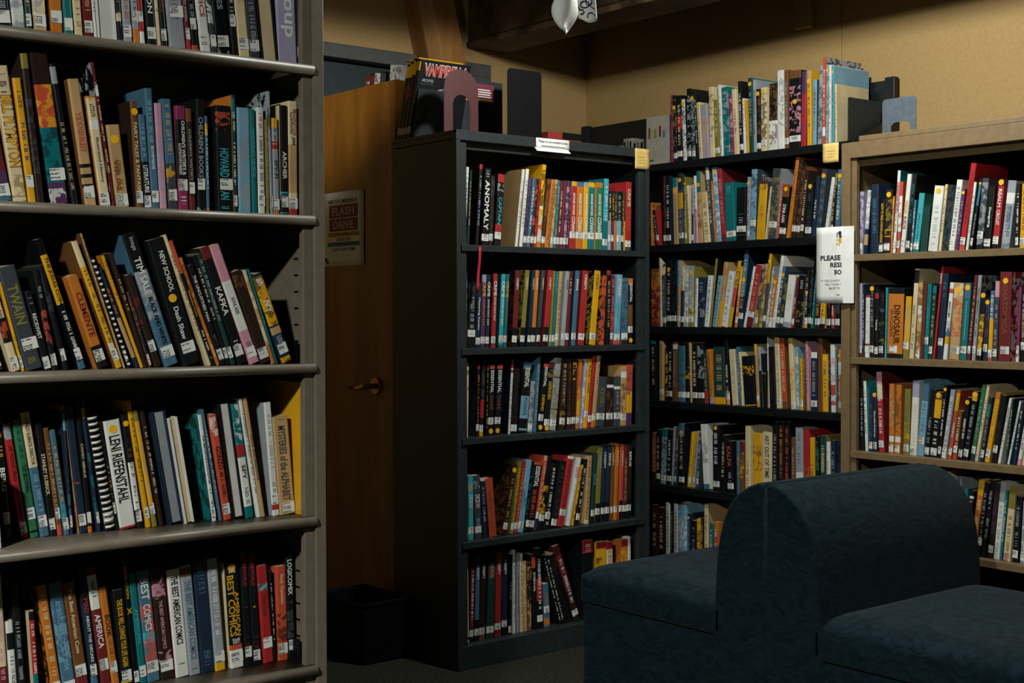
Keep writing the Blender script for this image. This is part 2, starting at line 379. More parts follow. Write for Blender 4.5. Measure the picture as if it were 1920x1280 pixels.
KZ = [1.8613, 1.511, 1.1589, .8385, .4764, .13]
bookcase('bookcase', 'tall taupe steel bookcase with rounded shelf fronts, nearest the camera', (LX, LY, 0), (0, 0, HALF), .914, 2.445, .30, LZX, M['taupe'], nose=True, side=.026, flange=.024, base=.10, slots=.0377)
bookcase('bookcase', 'empty taupe bookcase bay added past the frame edge to block lamp light', (LX, LY - .918, 0), (0, 0, HALF), .914, 2.445, .30, LZX, M['taupe'], nose=True, side=.026, flange=.024, base=.10)  # unseen bay, added to stop lamp light slipping past onto the door
bookcase('bookcase', 'charcoal steel bookcase full of comics standing beside the open door', (DX, DYY, 0), (0, 0, HALF), .914, 1.8415, .392, DZS, M['charcoal'], th=.022, side=.018, flange=.032, base=.0802, topcap=.032)
bookcase('bookcase', 'charcoal bookcase hidden behind the open door, backing onto the comics case', (-4.062, 2.795, 0), (0, 0, HALF), .86, 1.8385, .36, [.35, .7, 1.05, 1.4], M['charcoal'], base=.08)
tc_ = bookcase('bookcase', 'tan steel bookcase behind the upholstered chairs, against the wall', (TX, TY, 0), (0, 0, 0), .914, 1.7985, .36, TZS, M['tan'], th=.023, side=.036, flange=.02, base=.09, canopy=.054, backmat=M['matte_black'])
MB().box(.072, .914, 0, .355, 1.7987, 1.817).build('top_board', M['tan'], tc_, .002)
kc = thing('wall_shelving', 'black open steel shelving in the corner along the tan wall', 'shelving', (KX, KY, 0))
KW, KD = 1.795, .285
for z in KZ: MB().box(0.002, KW - .002, 0, .02, z - .03, z).box(.002, KW - .002, .02, KD - .02, z - .008, z).build('shelf', M['black'], kc, .0015)
for x in (0, KW / 2 - .02, KW - .045): MB().box(x, x + .045, KD - .035, KD - .005, 0, 2.125).build('upright_post', M['black'], kc, .003)
MB().box(.045, KW - .045, KD - .012, KD - .006, .02, 2.118).build('back_panel', M['black'], kc)
for x in (0, KW - .004):
    for z in KZ: MB().prism([(.01, z), (.25, z), (.25, z + .09), (.2, z + .09)], 0, x, x + .004).build('shelf_bracket', M['black'], kc)
MB().box(0, KW, .02, KD, 0, .10).build('base', M['black'], kc)

# ------------------------------------------------------------------ lounge chairs, back to back
def soft_box(x0, x1, y0, y1, z0, z1, crown=0, nx=10, ny=10):
    mb = MB(); mb.box(x0, x1, y0, y1, z0, z1); return mb
def chair(name, label, loc, rz):
    c = thing(name, label, 'armchair', loc, (0, 0, rz))
    wd = .745
    o = MB().box(.02, .735, .004, wd - .004, .05, .322).build('seat_base', M['fabric'], c, .018, 3)
    import bmesh
    # seat cushion with a crowned top
    me = bpy.data.meshes.new('seat_cushion'); bm = bmesh.new()
    nx, ny = 16, 16
    x0, x1, z0, z1 = .150, .742, .326, .430
    top = {}; bot = {}
    for i in range(nx + 1):
        for j in range(ny + 1):
            a, b_ = i / nx, j / ny
            ex = min(1, (1 - abs(2 * a - 1)) * 5) ; ey = min(1, (1 - abs(2 * b_ - 1)) * 5)
            h = (1 - (1 - ex) ** 2) * (1 - (1 - ey) ** 2)
            x, y = x0 + (x1 - x0) * a, wd * b_
            top[i, j] = bm.verts.new((x, y, z1 - .014 + .026 * h + .006 * math.sin(a * math.pi) * math.sin(b_ * math.pi)))
            bot[i, j] = bm.verts.new((x, y, z0))
    for i in range(nx):
        for j in range(ny):
            bm.faces.new((top[i, j], top[i + 1, j], top[i + 1, j + 1], top[i, j + 1])); bm.faces.new((bot[i, j], bot[i, j + 1], bot[i + 1, j + 1], bot[i + 1, j]))
    for i in range(nx):
        bm.faces.new((bot[i, 0], bot[i + 1, 0], top[i + 1, 0], top[i, 0])); bm.faces.new((bot[i + 1, ny], bot[i, ny], top[i, ny], top[i + 1, ny]))
    for j in range(ny):
        bm.faces.new((bot[nx, j], bot[nx, j + 1], top[nx, j + 1], top[nx, j])); bm.faces.new((bot[0, j + 1], bot[0, j], top[0, j], top[0, j + 1]))
    for f in bm.faces: f.smooth = True
    bmesh.ops.recalc_face_normals(bm, faces=bm.faces); bm.to_mesh(me); bm.free()
    s = new_obj('seat_cushion', me, M['fabric'], c)
    m = s.modifiers.new('bevel', 'BEVEL'); m.width = .016; m.segments = 3; m.limit_method = 'ANGLE'; m.angle_limit = .9
    # backrest: rounded profile across the back, extruded along the seat width
    pr = [(.002, .05), (.178, .05), (.180, .30), (.178, .44), (.172, .53), (.162, .60), (.146, .655), (.122, .70), (.092, .732), (.058, .753), (.024, .766), (.004, .764), (.001, .758)]
    q = MB().prism(pr, 1, 0, wd, True).build('backrest', M['fabric'], c, .012, 3)
    MB().tube([(.002, .001, .06), (.003, .001, .755), (.004, .012, .763), (.004, wd - .012, .763), (.003, wd - .001, .755)], .0028, 6).build('piping', M['fabric'], c)
    for x, y in ((.08, .08), (.68, .08), (.08, wd - .08), (.68, wd - .08)): MB().tube([(x, y, 0), (x, y, .052)], [.02, .026], 12).build('leg', M['matte_black'], c)
    return c
chair('lounge_chair', 'blue-grey upholstered armless chair whose seat faces out of the picture corner', (-2.342, 2.757, 0), 0)
chair('lounge_chair', 'blue-grey upholstered armless chair facing the charcoal comics bookcase', (-2.347, 2.757 + .745, 0), math.pi)

# ------------------------------------------------------------------ bin, notices, notes, paper mobile
bn = thing('waste_bin', 'small black waste bin on the carpet by the open door', 'bin', (-4.045, 2.58, 0))
pr = MB(); a = (.13, .085); b_ = (.145, .098); t = .006
def ring(h, w, z): return [(-h, -w, z), (h, -w, z), (h, w, z), (-h, w, z)]
vs = ring(*a, .0) + ring(*b_, .215) + ring(b_[0] - t, b_[1] - t, .215) + ring(a[0] - t, a[1] - t, .01)
fs = [(0, 3, 2, 1)]
for k in range(3):
    for i in range(4): fs.append((4 * k + i, 4 * k + (i + 1) % 4, 4 * k + 4 + (i + 1) % 4, 4 * k + 4 + i))
fs.append((12, 13, 14, 15)); pr.add(vs, fs).build('bin_body', M['matte_black'], bn, .004)
MB().box(-.149, .149, -.102, -.094, .205, .219).box(-.149, .149, .094, .102, .205, .219).box(-.149, -.141, -.094, .094, .205, .219).box(.141, .149, -.094, .094, .205, .219).build('bin_rim', M['matte_black'], bn, .002)
MB().box(-.185, -.12, -.05, .04, 0, .06).build('pedal', M['matte_black'], bn, .01)

def paper_sheet(name, label, cat, O, X, Y, w, h, mat, waves=.003, nx=8, ny=10, th=.0006):
    """thin slightly wavy sheet; O lower-left, X right, Y up, returns root with 'sheet' part"""
    O, X, Y = Vector(O), Vector(X).normalized(), Vector(Y).normalized(); Nn = X.cross(Y)
    c = thing(name, label, cat, O)
    mb = MB(); g = []
    for s in (0, 1):
        for j in range(ny + 1):
            for i in range(nx + 1):
                a, b = i / nx, j / ny
                dz = waves * (math.sin(a * 5 + b * 2) * math.sin(b * 4) + .0)
                g.append(tuple(X * (w * a) + Y * (h * b) + Nn * (abs(dz) + .0004 - s * th)))
    fs = []; o = (nx + 1) * (ny + 1); I = lambda i, j: j * (nx + 1) + i
    for j in range(ny):
        for i in range(nx):
            fs += [(I(i, j), I(i + 1, j), I(i + 1, j + 1), I(i, j + 1)), (o + I(i, j), o + I(i, j + 1), o + I(i + 1, j + 1), o + I(i + 1, j))]
    for i in range(nx): fs += [(I(i, 0), o + I(i, 0), o + I(i + 1, 0), I(i + 1, 0)), (I(i, ny), I(i + 1, ny), o + I(i + 1, ny), o + I(i, ny))]
    for j in range(ny): fs += [(I(0, j), I(0, j + 1), o + I(0, j + 1), o + I(0, j)), (I(nx, j), o + I(nx, j), o + I(nx, j + 1), I(nx, j + 1))]
    mb.add(g, fs, True).build('sheet', mat, c)
    return c, X, Y, Nn
def patch(name, c, X, Y, Nn, x0, x1, y0, y1, mat, off=.0030):
    v = [X * x + Y * y + Nn * off for x, y in ((x0, y0), (x1, y0), (x1, y1), (x0, y1))]
    me = bpy.data.meshes.new(name); me.from_pydata([tuple(q) for q in v], [], [(0, 1, 2, 3)])
    return new_obj(name, me, mat, c)
def line(c, X, Y, Nn, txt, x0, x1, y0, y1, mat, off=.0034, bold=.012):
    return lettering('lettering', txt, X * x0 + Y * y0 + Nn * off, X, Y, x1 - x0, y1 - y0, mat, c, bold, fit=False)
# notice on the door
c, X, Y, Nn = paper_sheet('notice', 'white lost flash drive notice taped to the open wooden door', 'notice', (-4.537, 2.7215, 1.402), (1, 0, 0), (0, 0, 1), .286, .284, M['paper'], .0016)
INKS = {k: plain('notice_' + k, h, .6) for k, h in dict(maroon='6a2434', mustard='c89a1c', teal='2f7894', dark='20242e', pale='b8b0b0', grey='50545a').items()}
patch('title_block', c, X, Y, Nn, .042, .244, .185, .234, INKS['maroon']); patch('title_block', c, X, Y, Nn, .042, .244, .134, .181, INKS['maroon'])
patch('yellow_strip', c, X, Y, Nn, .030, .262, .113, .130, INKS['mustard']); patch('blue_strip', c, X, Y, Nn, .028, .258, .076, .092, INKS['teal'])
for tx, x0, x1, y0, y1, k in (('ARE YOU MISSING A', .034, .244, .241, .256, 'dark'), ('FLASH', .066, .222, .194, .225, 'pale'), ('DRIVE', .072, .216, .142, .173, 'pale'), ('ASK THE LAB MONITOR', .040, .252, .116, .127, 'dark'),
                              ('CHECK THE', .092, .196, .096, .108, 'dark'), ('LOST AND FOUND SHELF', .036, .250, .079, .089, 'dark'), ('FOR OTHER ITEMS', .066, .228, .058, .070, 'grey')):
    line(c, X, Y, Nn, tx, x0, x1, y0, y1, INKS[k])
patch('logo_mark', c, X, Y, Nn, .010, .022, .020, .034, INKS['dark']); patch('logo_mark', c, X, Y, Nn, .020, .034, .012, .022, INKS['dark']); patch('logo_mark', c, X, Y, Nn, .014, .024, .008, .016, INKS['mustard'])
# folded notice round the tan post
c, X, Y, Nn = paper_sheet('notice', 'white folded notice starting PLEASE wrapped round the tan bookcase post', 'notice', (-2.966, 3.758, 1.252), (1, -.015, 0), (0, 0, 1), .115, .262, M['paper'], .0008, 4, 10)
MB().prism([(.1146, -.0026), (.122, -.0005), (.150, .0100), (.150, .0106), (.122, .0002), (.1146, -.0016)], 2, 0.0, .262, False).build('folded_side', M['paper'], c)
for tx, x0, x1, y0, y1, k in (('PLEASE', .018, .104, .147, .165, 'dark'), ('RESI', .060, .108, .123, .140, 'dark'), ('BO', .078, .108, .098, .115, 'dark'), ("IF YOU DON'T", .022, .102, .074, .081, 'grey'),
                              ('YOU TOOK I', .036, .104, .061, .068, 'grey'), ('BACK TO', .056, .102, .048, .055, 'grey'), ('THAN', .084, .102, .026, .032, 'grey')):
    line(c, X, Y, Nn, tx, x0, x1, y0, y1, INKS[k], .0014, .035 if k == 'dark' else .01)
for x0, x1, y0, y1, k in ((.087, .092, .226, .243, 'teal'), (.094, .107, .234, .246, 'dark'), (.097, .108, .223, .233, 'maroon'), (.087, .093, .214, .220, 'mustard'), (.095, .107, .206, .221, 'mustard'), (.086, .092, .200, .206, 'mustard'), (.094, .100, .197, .203, 'mustard')):
    patch('logo_mark', c, X, Y, Nn, x0, x1, y0, y1, INKS[k], .0012)
# sticky notes
def sticky(label, O, X, Y, s):
    c, X, Y, Nn = paper_sheet('sticky_note', label, 'note', O, X, Y, s, s, M['sticky'], .0012, 5, 6)
    for k, (a, b) in enumerate(((.2, .75), (.35, .8), (.25, .7))):
        patch('pencil_mark', c, X, Y, Nn, s * a, s * b, s * (.58 - k * .15), s * (.60 - k * .15), plain('pencil', '9a8a58', .7), .0016)
sticky('blank yellow sticky note on the top corner of the charcoal bookcase', (-3.6405, 3.535, 1.763), (0, 1, 0), (0, 0, 1), .0765)
sticky('blank yellow sticky note at the end of the tan bookcase top', (-2.948, 3.768, 1.737), (1, 0, 0), (0, 0, 1), .067)
# shelf-edge label on the charcoal case
c, X, Y, Nn = paper_sheet('shelf_label', 'white do not re-shelve strip folded over the charcoal bookcase top', 'label', (-3.6405, 3.050, 1.806), (0, 1, 0), (0, 0, 1), .156, .035, M['paper'], .0003, 6, 3)
MB().prism([(0, 0), (.016, -.014), (.0166, -.0136), (.0008, .0006)], 1, -.008, .150).build('folded_flap', M['paper'], c)
line(c, X, Y, Nn, 'Please do not re-shelve books', .012, .146, .019, .029, INKS['dark'], .0012)
patch('small_print', c, X, Y, Nn, .024, .138, .006, .009, INKS['grey'], .0010)
# folded paper mobile
pm = thing('paper_mobile', 'folded white paper mobile with black ink loops hanging from the ceiling', 'mobile', (-2.478, 2.205, 1.90))
def sheet_strip(rows, thick=.0008):
    """rows of points -> thin two-sided sheet"""
    mb = MB(); n = len(rows[0]); g = [p for r in rows for p in r]; k = len(g)
    g2 = [(p[0] + thick, p[1] - thick, p[2]) for p in g]; fs = []
    for j in range(len(rows) - 1):
        for i in range(n - 1):
            a = j * n + i; fs += [(a, a + 1, a + n + 1, a + n), (k + a, k + a + n, k + a + n + 1, k + a + 1)]
    e = [j * n for j in range(len(rows))]; f_ = [j * n + n - 1 for j in range(len(rows))]
    for q in (e, f_, list(range(n)), list(range((len(rows) - 1) * n, len(rows) * n))):
        fs += [(q[i], q[i + 1], k + q[i + 1], k + q[i]) for i in range(len(q) - 1)]
    return mb.add(g + g2, fs, True)
RV = Vector((FY, -FX, 0))                       # local sideways direction of the sheet
def P(a, z, d=0): v = RV * a + Vector((.778, -.628, 0)) * d; return (v.x, v.y, z)
rows = []
for j in range(9):
    b = j / 8; wl = -.048 * (math.sin(min(1, b * 1.25 + .0) * math.pi * .62) ** .8) - .002; wr = .018 * math.sin(b * math.pi * .9) + .002
    row = []
    for i in range(7):
        a = i / 6; row.append(P(wl + (wr - wl) * a - .026 * (1 - b), .012 + b * .10, .016 * math.sin(a * math.pi * 1.3) - .02 * (a - .5)))
    rows.append(row)
sheet_strip(rows).build('curled_sheet', M['paper'], pm)
rows = []
for j in range(9):
    b = j / 8
    row = [P(.006 + .046 * i / 6 - .006 * b + (.0 if j else 0) , max(.032 + b * .08, .028 + abs(i / 6 - .62) * .028 + b * .08 * (1 if b else 0)), .012 + .01 * math.sin(i / 6 * 3)) for i in range(7)]
    rows.append(row)
sheet_strip(rows).build('inked_sheet', M['paper'], pm)
kk = INKS['dark']
def loop(pts, r=.0016): MB().tube([P(a, z, .0235) for a, z in pts], r, 6).build('ink_line', kk, pm)
el = lambda cx, cz, rx, rz, s=0, e=2 * math.pi, n=18: [(cx + rx * math.cos(s + (e - s) * i / n), cz + rz * math.sin(s + (e - s) * i / n)) for i in range(n + 1)]
loop(el(.020, .076, .011, .008)); loop(el(.030, .084, .007, .010)); loop([(.028, .082), (.034, .072), (.042, .067)])
loop([(.006, .072), (.006, .064), (.016, .063), (.019, .058), (.014, .053), (.009, .053)]); loop(el(.036, .047, .009, .009, .5, 3.6, 10))
MB().prism([(-.040, .078), (-.026, .084), (-.029, .058), (-.034, .054)], 1, 0, .001).build('ink_blot', kk, pm)
MB().tube([(0, 0, .105), (0, 0, ZC - 1.90)], .0006, 5).build('string', M['paper'], pm)

# ------------------------------------------------------------------ bookends and loose things on the case tops
ZD = 1.8417
def plate(mb, y0, y1, z0, z1, x, t=.0022, r=.012, cut=None):
    """upright plate in the y-z plane with rounded top corners; optional arched cut-out (yc, half width, top)"""
    out = [(y0, z0)]
    arcp = lambda cy, cz, s, e: [(cy + r * math.cos(s + (e - s) * i / 5), cz + r * math.sin(s + (e - s) * i / 5)) for i in range(6)]
    out += arcp(y0 + r, z1 - r, math.pi, math.pi / 2) + arcp(y1 - r, z1 - r, math.pi / 2, 0) + [(y1, z0)]
    if cut:
        yc, hw, zt = cut
        out += [(yc + hw, z0)] + [(yc + hw * math.cos(math.pi * i / 12), zt - hw + hw * math.sin(math.pi * i / 12)) for i in range(13)] + [(yc - hw, z0)]
    return mb.prism(out, 0, x, x + t)
def triangulate(o):
    import bmesh
    bm = bmesh.new(); bm.from_mesh(o.data); bmesh.ops.triangulate(bm, faces=[f for f in bm.faces if len(f.verts) > 4]); bm.to_mesh(o.data); bm.free()
def bookend(label, loc, w, h, mat, lean=0., r=.012, cut=None, foot=.09, rz=0, side=1):
    c = thing('bookend', label, 'bookend', loc, (0, lean, rz))
    o = plate(MB(), -w / 2, w / 2, 0, h, 0, r=r, cut=cut).build('plate', mat, c); triangulate(o)
    ft = MB().box(-foot if side < 0 else .0022, 0 if side < 0 else foot, -w / 2, w / 2, 0, .0015).build('foot', mat, c)
    ft.rotation_euler = (0, -lean, 0)
    return c
c = bookend('dark grey steel bookend plate with bent slot, leaning against the vampire comic', (-3.938, 2.795, ZD + .0002), .15, .178, M['dark_steel'], .27, .01, side=1)
for a, b, d, e in ((-.035, -.027, .06, .115), (-.035, .03, .098, .108)): MB().box(.0022, .0065, a, b, d, e).build('embossed_rib', M['dark_steel'], c, .003)
bookend('red painted arched bookend standing on the charcoal bookcase', (-3.735, 2.79, ZD + .0002), .148, .222, M['red_steel'], 0, .07, (0, .036, .135), side=-1)
bookend('tall black steel bookend on the charcoal bookcase, the front one', (-3.735, 3.075, ZD + .0002), .158, .252, M['matte_black'], 0, .016, side=-1)
bookend('tall black steel bookend just behind another on the charcoal bookcase', (-3.835, 3.155, ZD + .0002), .158, .252, M['matte_black'], 0, .016, side=-1)
bk = thing('book', 'dark grey book shown cover-out with a red and white text block', 'book', (-3.955, 2.985, ZD + .0002), (0, 0, 0), 'books on the charcoal case top')
MB().box(0, .012, -.05, .155, 0, .238).build('cover', M['dark_steel'], bk, .001)
MB().box(.0122, .0128, -.03, .115, .160, .226).build('red_panel', INKS['maroon'], bk)
for k in range(4): MB().box(.0128, .0132, -.022 + .004 * k, .095 + .004 * (k % 2), .203 - k * .0085, .2065 - k * .0085).build('printed_line', M['paper'], bk)
MB().box(.0128, .0132, -.03, .115, .160, .170).build('gold_strip', INKS['mustard'], bk)
bx = thing('book', 'red and black book lying flat on the charcoal bookcase beside black bookends', 'book', (-3.70, 3.243, ZD + .0002), (0, 0, 0), 'books on the charcoal case top')
MB().box(-.12, .0, -.085, .075, 0, .036).build('cover', flat('cloth_red', '7a2420'), bx, .002)
MB().box(-.115, .0012, -.018, .077, .012, .0375).build('dust_jacket', M['matte_black'], bx, .002)
bookend('flat black bookend plate leaning at the end of the picture book row', (-3.128, 4.245, 1.8616), .20, .165, M['dark_steel'], -.0, .008, side=1, foot=.03)
gb = thing('bookend', 'grey steel bookend with notched foot on the tan bookcase top', 'bookend', (-2.752, 3.93, 1.8172))
out = [(-.068, 0), (-.068, .125)] + [(-.068 + .014 - .014 * math.cos(math.pi / 2 * i / 5), .125 + .014 * math.sin(math.pi / 2 * i / 5)) for i in range(1, 6)] + [(.068 - .014 + .014 * math.sin(math.pi / 2 * i / 5), .139 - .014 + .014 * math.cos(math.pi / 2 * i / 5)) for i in range(6)] + [(.068, 0), (.045, 0), (.045, .045), (.03, .056), (-.018, .056), (-.033, .045), (-.033, 0)]
o = MB().prism(out, 1, 0, .0022).build('plate', M['grey_steel'], gb); triangulate(o)
MB().box(-.033, .045, .002, .09, 0, .0015).build('foot', M['grey_steel'], gb)
for k, z in ((1, LZ[1]), (2, LZ[2]), (4, LZ[4])):
    bd = thing('bookend', 'small black bookend closing the ' + {1: 'second', 2: 'third', 4: 'lowest visible'}[k] + ' shelf of the taupe bookcase', 'bookend', (LX - .05, 1.527, z + .0002))
    MB().box(-.11, 0, 0, .0015, 0, .05).box(-.11, 0, -.012, 0, 0, .0009).build('plate', M['matte_black'], bd, .0004)
# ribbon hanging out of a comic
rb = thing('ribbon_bookmark', 'red ribbon bookmark hanging over the edge of the top comics shelf', 'bookmark', (DX + .003, 0, 0))
a0 = at(899, 462, 0, DX); a1 = at(895, 546, 0, DX)
vs = []
for i in range(9):
    b = i / 8; y = a0.y + (a1.y - a0.y) * b; z = a0.z + (a1.z - a0.z) * b
    wob = .002 * math.sin(b * 7)
    vs += [(wob, y - .0055 - .001 * b, z), (wob, y + .0055, z), (wob + .0006, y + .0055, z), (wob + .0006, y - .0055 - .001 * b, z)]
fs = []
for i in range(8):
    for k in range(4): fs.append((4 * i + k, 4 * i + (k + 1) % 4, 4 * i + 4 + (k + 1) % 4, 4 * i + 4 + k))
fs += [(0, 1, 2, 3), (35, 34, 33, 32)]
MB().add(vs, fs, True).build('ribbon', M['red_ribbon'], rb)
# ------------------------------------------------------------------ books
rnd = random.Random(7)
ORD = ['', 'first', 'second', 'third', 'fourth', 'fifth', 'sixth', 'seventh', 'eighth', 'ninth', 'tenth', 'eleventh', 'twelfth', 'thirteenth', 'fourteenth', 'fifteenth', 'sixteenth', 'seventeenth', 'eighteenth', 'nineteenth', 'twentieth']
def ordinal(n): return ORD[n] if n <= 20 else ('twenty-' + ORD[n - 20] if n < 30 else 'thirtieth' if n == 30 else 'thirty-' + ORD[n - 30] if n < 40 else 'fortieth')
DARK = set('knqxdmptbhl'); LIGHT = set('wesuaiv')
def contrast(k): return 'w' if k in 'rjotgb' else ('d' if k in LIGHT or k in 'yc' else rnd.choice('seswa'))
def fnum(s): return float(s)
def parse_spec(spec):
    d = dict(base='k', bands=[], art=[], txt=[], ttl=[], dots=[], labs=None, cover=None, cover2=None, gloss=False, fore=False, comb=False, Z=None, w=None, hard=False, feat=None, page='e', side=[])
    for i, tk in enumerate(spec.split()):
        if i == 0: d['base'] = tk; continue
        c, r = tk[0], tk[1:]
        if c in 'BAX' and ':' in r:
            q = r.split(':'); z = q[0].split('-') if q[0] else ['.06', '.94']
            it = (float(z[0]), float(z[1])) + tuple(q[1:]); d[{'B': 'bands', 'A': 'art', 'X': 'txt'}[c]].append(it)
        elif c == 'T':
            q = r.split(':'); z = q[0].split('-'); d['ttl'].append((float(z[0]), float(z[1]), q[1], float(q[2]), q[3].replace('_', ' '), float(q[4]) if len(q) > 4 else 0))
        elif c == 'D': d['dots'].append(float(r))
        elif c == 'L': d['labs'] = (d['labs'] or []) + ([] if r == '-' else [float(r)])
        elif c == 'C': q = r[1:].split('/'); d['cover'] = q[0]; d['cover2'] = q[1] if len(q) > 1 else None
        elif c == 'G': d['gloss'] = True
        elif c == 'P': d['fore'] = True; d['page'] = r[1:] or 'e'
        elif c == 'S': d['comb'] = True
        elif c == 'H': d['hard'] = True
        elif c == 'Z': d['Z'] = float(r)
        elif c == 'W': d['w'] = float(r)
        elif c == 'R': q = r[1:].split(':'); d['side'].append((q[0],) + tuple(float(x) for x in q[1:5]) + (q[5].replace('_', ' '),))
        elif c == 'N': d['feat'] = r[1:].replace('_', ' ')
    return d
def cover_mesh(t, w, h, d, with_pages, with_labels):
    pm = PM(); b = (.0045 if d['fore'] else .0022) if (d['hard'] or d['fore']) and t > .014 else min(.0009, t * .2)
    c = min(.0035, t * .28); base = d['base']; rough = .16 if d['gloss'] else .42
    Y = (lambda y: w - y) if d['fore'] else (lambda y: y)
    outer = [(0, w), (0, c), (c * .3, c * .3), (c, 0), (t - c, 0), (t - c * .3, c * .3), (t, c), (t, w)]
    inner = [(t - b, w), (t - b, b * 1.3 + .0004), (b, b * 1.3 + .0004), (b, w)]
    cuts = {0., 1.}
    for it in d['bands'] + d['art'] + d['txt']: cuts |= {max(0, it[0]), min(1, it[1])}
    labs = d['labs'] if d['labs'] is not None else ([.105] if h > .12 and not d['fore'] else [])
    lab = []
    for z in labs:
        z0 = z * h - .011; z0 = max(.003, z0); lab.append((z0 / h, min(.99, (z0 + .024) / h)))
    if with_labels:
        for q in lab: cuts |= set(q)
    cuts = sorted(cuts)
    def look(m):
        col = PALL[base]; c2 = (0, 0, 0); par = [0, 0, rough]
        for z0, z1, k in d['bands']:
            if z0 <= m <= z1: col = PALL[k]
        for it in d['art']:
            if it[0] <= m <= it[1]: c2 = PALL[it[2]]; par[0] = .72
        for it in d['txt']:
            if it[0] <= m <= it[1]: c2 = PALL[it[2]]; par[1] = 1; par[0] = 0
        if with_labels:
            for z0, z1 in lab:
                if z0 <= m <= z1: col = srgb('d2d2ca'); c2 = srgb('55585a'); par = [0, 1, .55]
        return col, c2, par
    cov = PALL[d['cover'] or base]; cov2 = PALL[d['cover2']] if d['cover2'] else cov
    cpar = (1 if d['cover2'] else 0, 0, rough)
    for z0, z1 in zip(cuts, cuts[1:]):
        col, c2, par = look((z0 + z1) / 2); a, e = z0 * h, z1 * h
        for i in range(1, 6):
            p, q = outer[i], outer[i + 1]
            u0 = p[0] / t; u1 = q[0] / t
            vs = [(p[0], Y(p[1]), a), (q[0], Y(q[1]), a), (q[0], Y(q[1]), e), (p[0], Y(p[1]), e)]
            if d['fore']: vs.reverse()
            pm.face(vs, col, c2, par, [(u0, a), (u1, a), (u1, e), (u0, e)])
    def quad(p, q, a, e, col, c2, par):
        vs = [(p[0], Y(p[1]), a), (q[0], Y(q[1]), a), (q[0], Y(q[1]), e), (p[0], Y(p[1]), e)]
        if d['fore']: vs.reverse()
        pm.face(vs, col, c2, par)
    quad(outer[0], outer[1], 0, h, cov, cov2, cpar); quad(outer[6], outer[7], 0, h, cov, cov2, cpar)
    rim = [outer[7], inner[0], inner[1], inner[2], inner[3], outer[0]]
    quad(outer[7], inner[0], 0, h, cov, cov, cpar); quad(inner[0], inner[1], 0, h, cov, cov, cpar); quad(inner[1], inner[2], 0, h, cov, cov, cpar); quad(inner[2], inner[3], 0, h, cov, cov, cpar); quad(inner[3], outer[0], 0, h, cov, cov, cpar)
    bc = PALL[d['bands'][-1][2]] if d['bands'] and d['bands'][-1][1] >= .98 else cov
    for z, k in ((0, 1), (h, 0)):
        q1 = [outer[i] for i in (0, 1)] + [inner[2], inner[3]]; q2 = [outer[6], outer[7], inner[0], inner[1]]; q3 = [outer[i] for i in (1, 2, 3, 4, 5, 6)] + [inner[1], inner[2]]
        for qq in (q1, q2, q3):
            vs = [(p[0], Y(p[1]), z) for p in qq]
            if bool(k) == bool(d['fore']): vs.reverse()
            pm.face(vs, bc, bc, (0, 0, rough))
    if with_pages: pages_into(pm, t, w, h, d, b)
    return pm, b, lab
def pages_into(pm, t, w, h, d, b):
    g = .0035 if d['hard'] else .001
    y0, y1 = b * 1.3 + .0008, w - (.004 if d['hard'] or d['fore'] else .0006)
    if d['fore']: y0, y1 = w - y1, w - y0
    col = PALL[d['page']]
    pm.box(b + .0002, t - b - .0002, y0, y1, g, h - g, [x * .8 for x in col], col, (0, 0, .85))
ROWS = {}
def upix(fr, val, px, z):
    v0, v1 = 300., 900.
    ax = 0 if fr in 'LD' else 1
    for _ in range(8):
        a, b = at(px, v0, ax, val).z, at(px, v1, ax, val).z
        v = v0 + (z - a) / (b - a) * (v1 - v0)
        v0, v1 = v - 1, v + 1
    p = at(px, v, ax, val)
    return p.y if fr in 'LD' else p.x
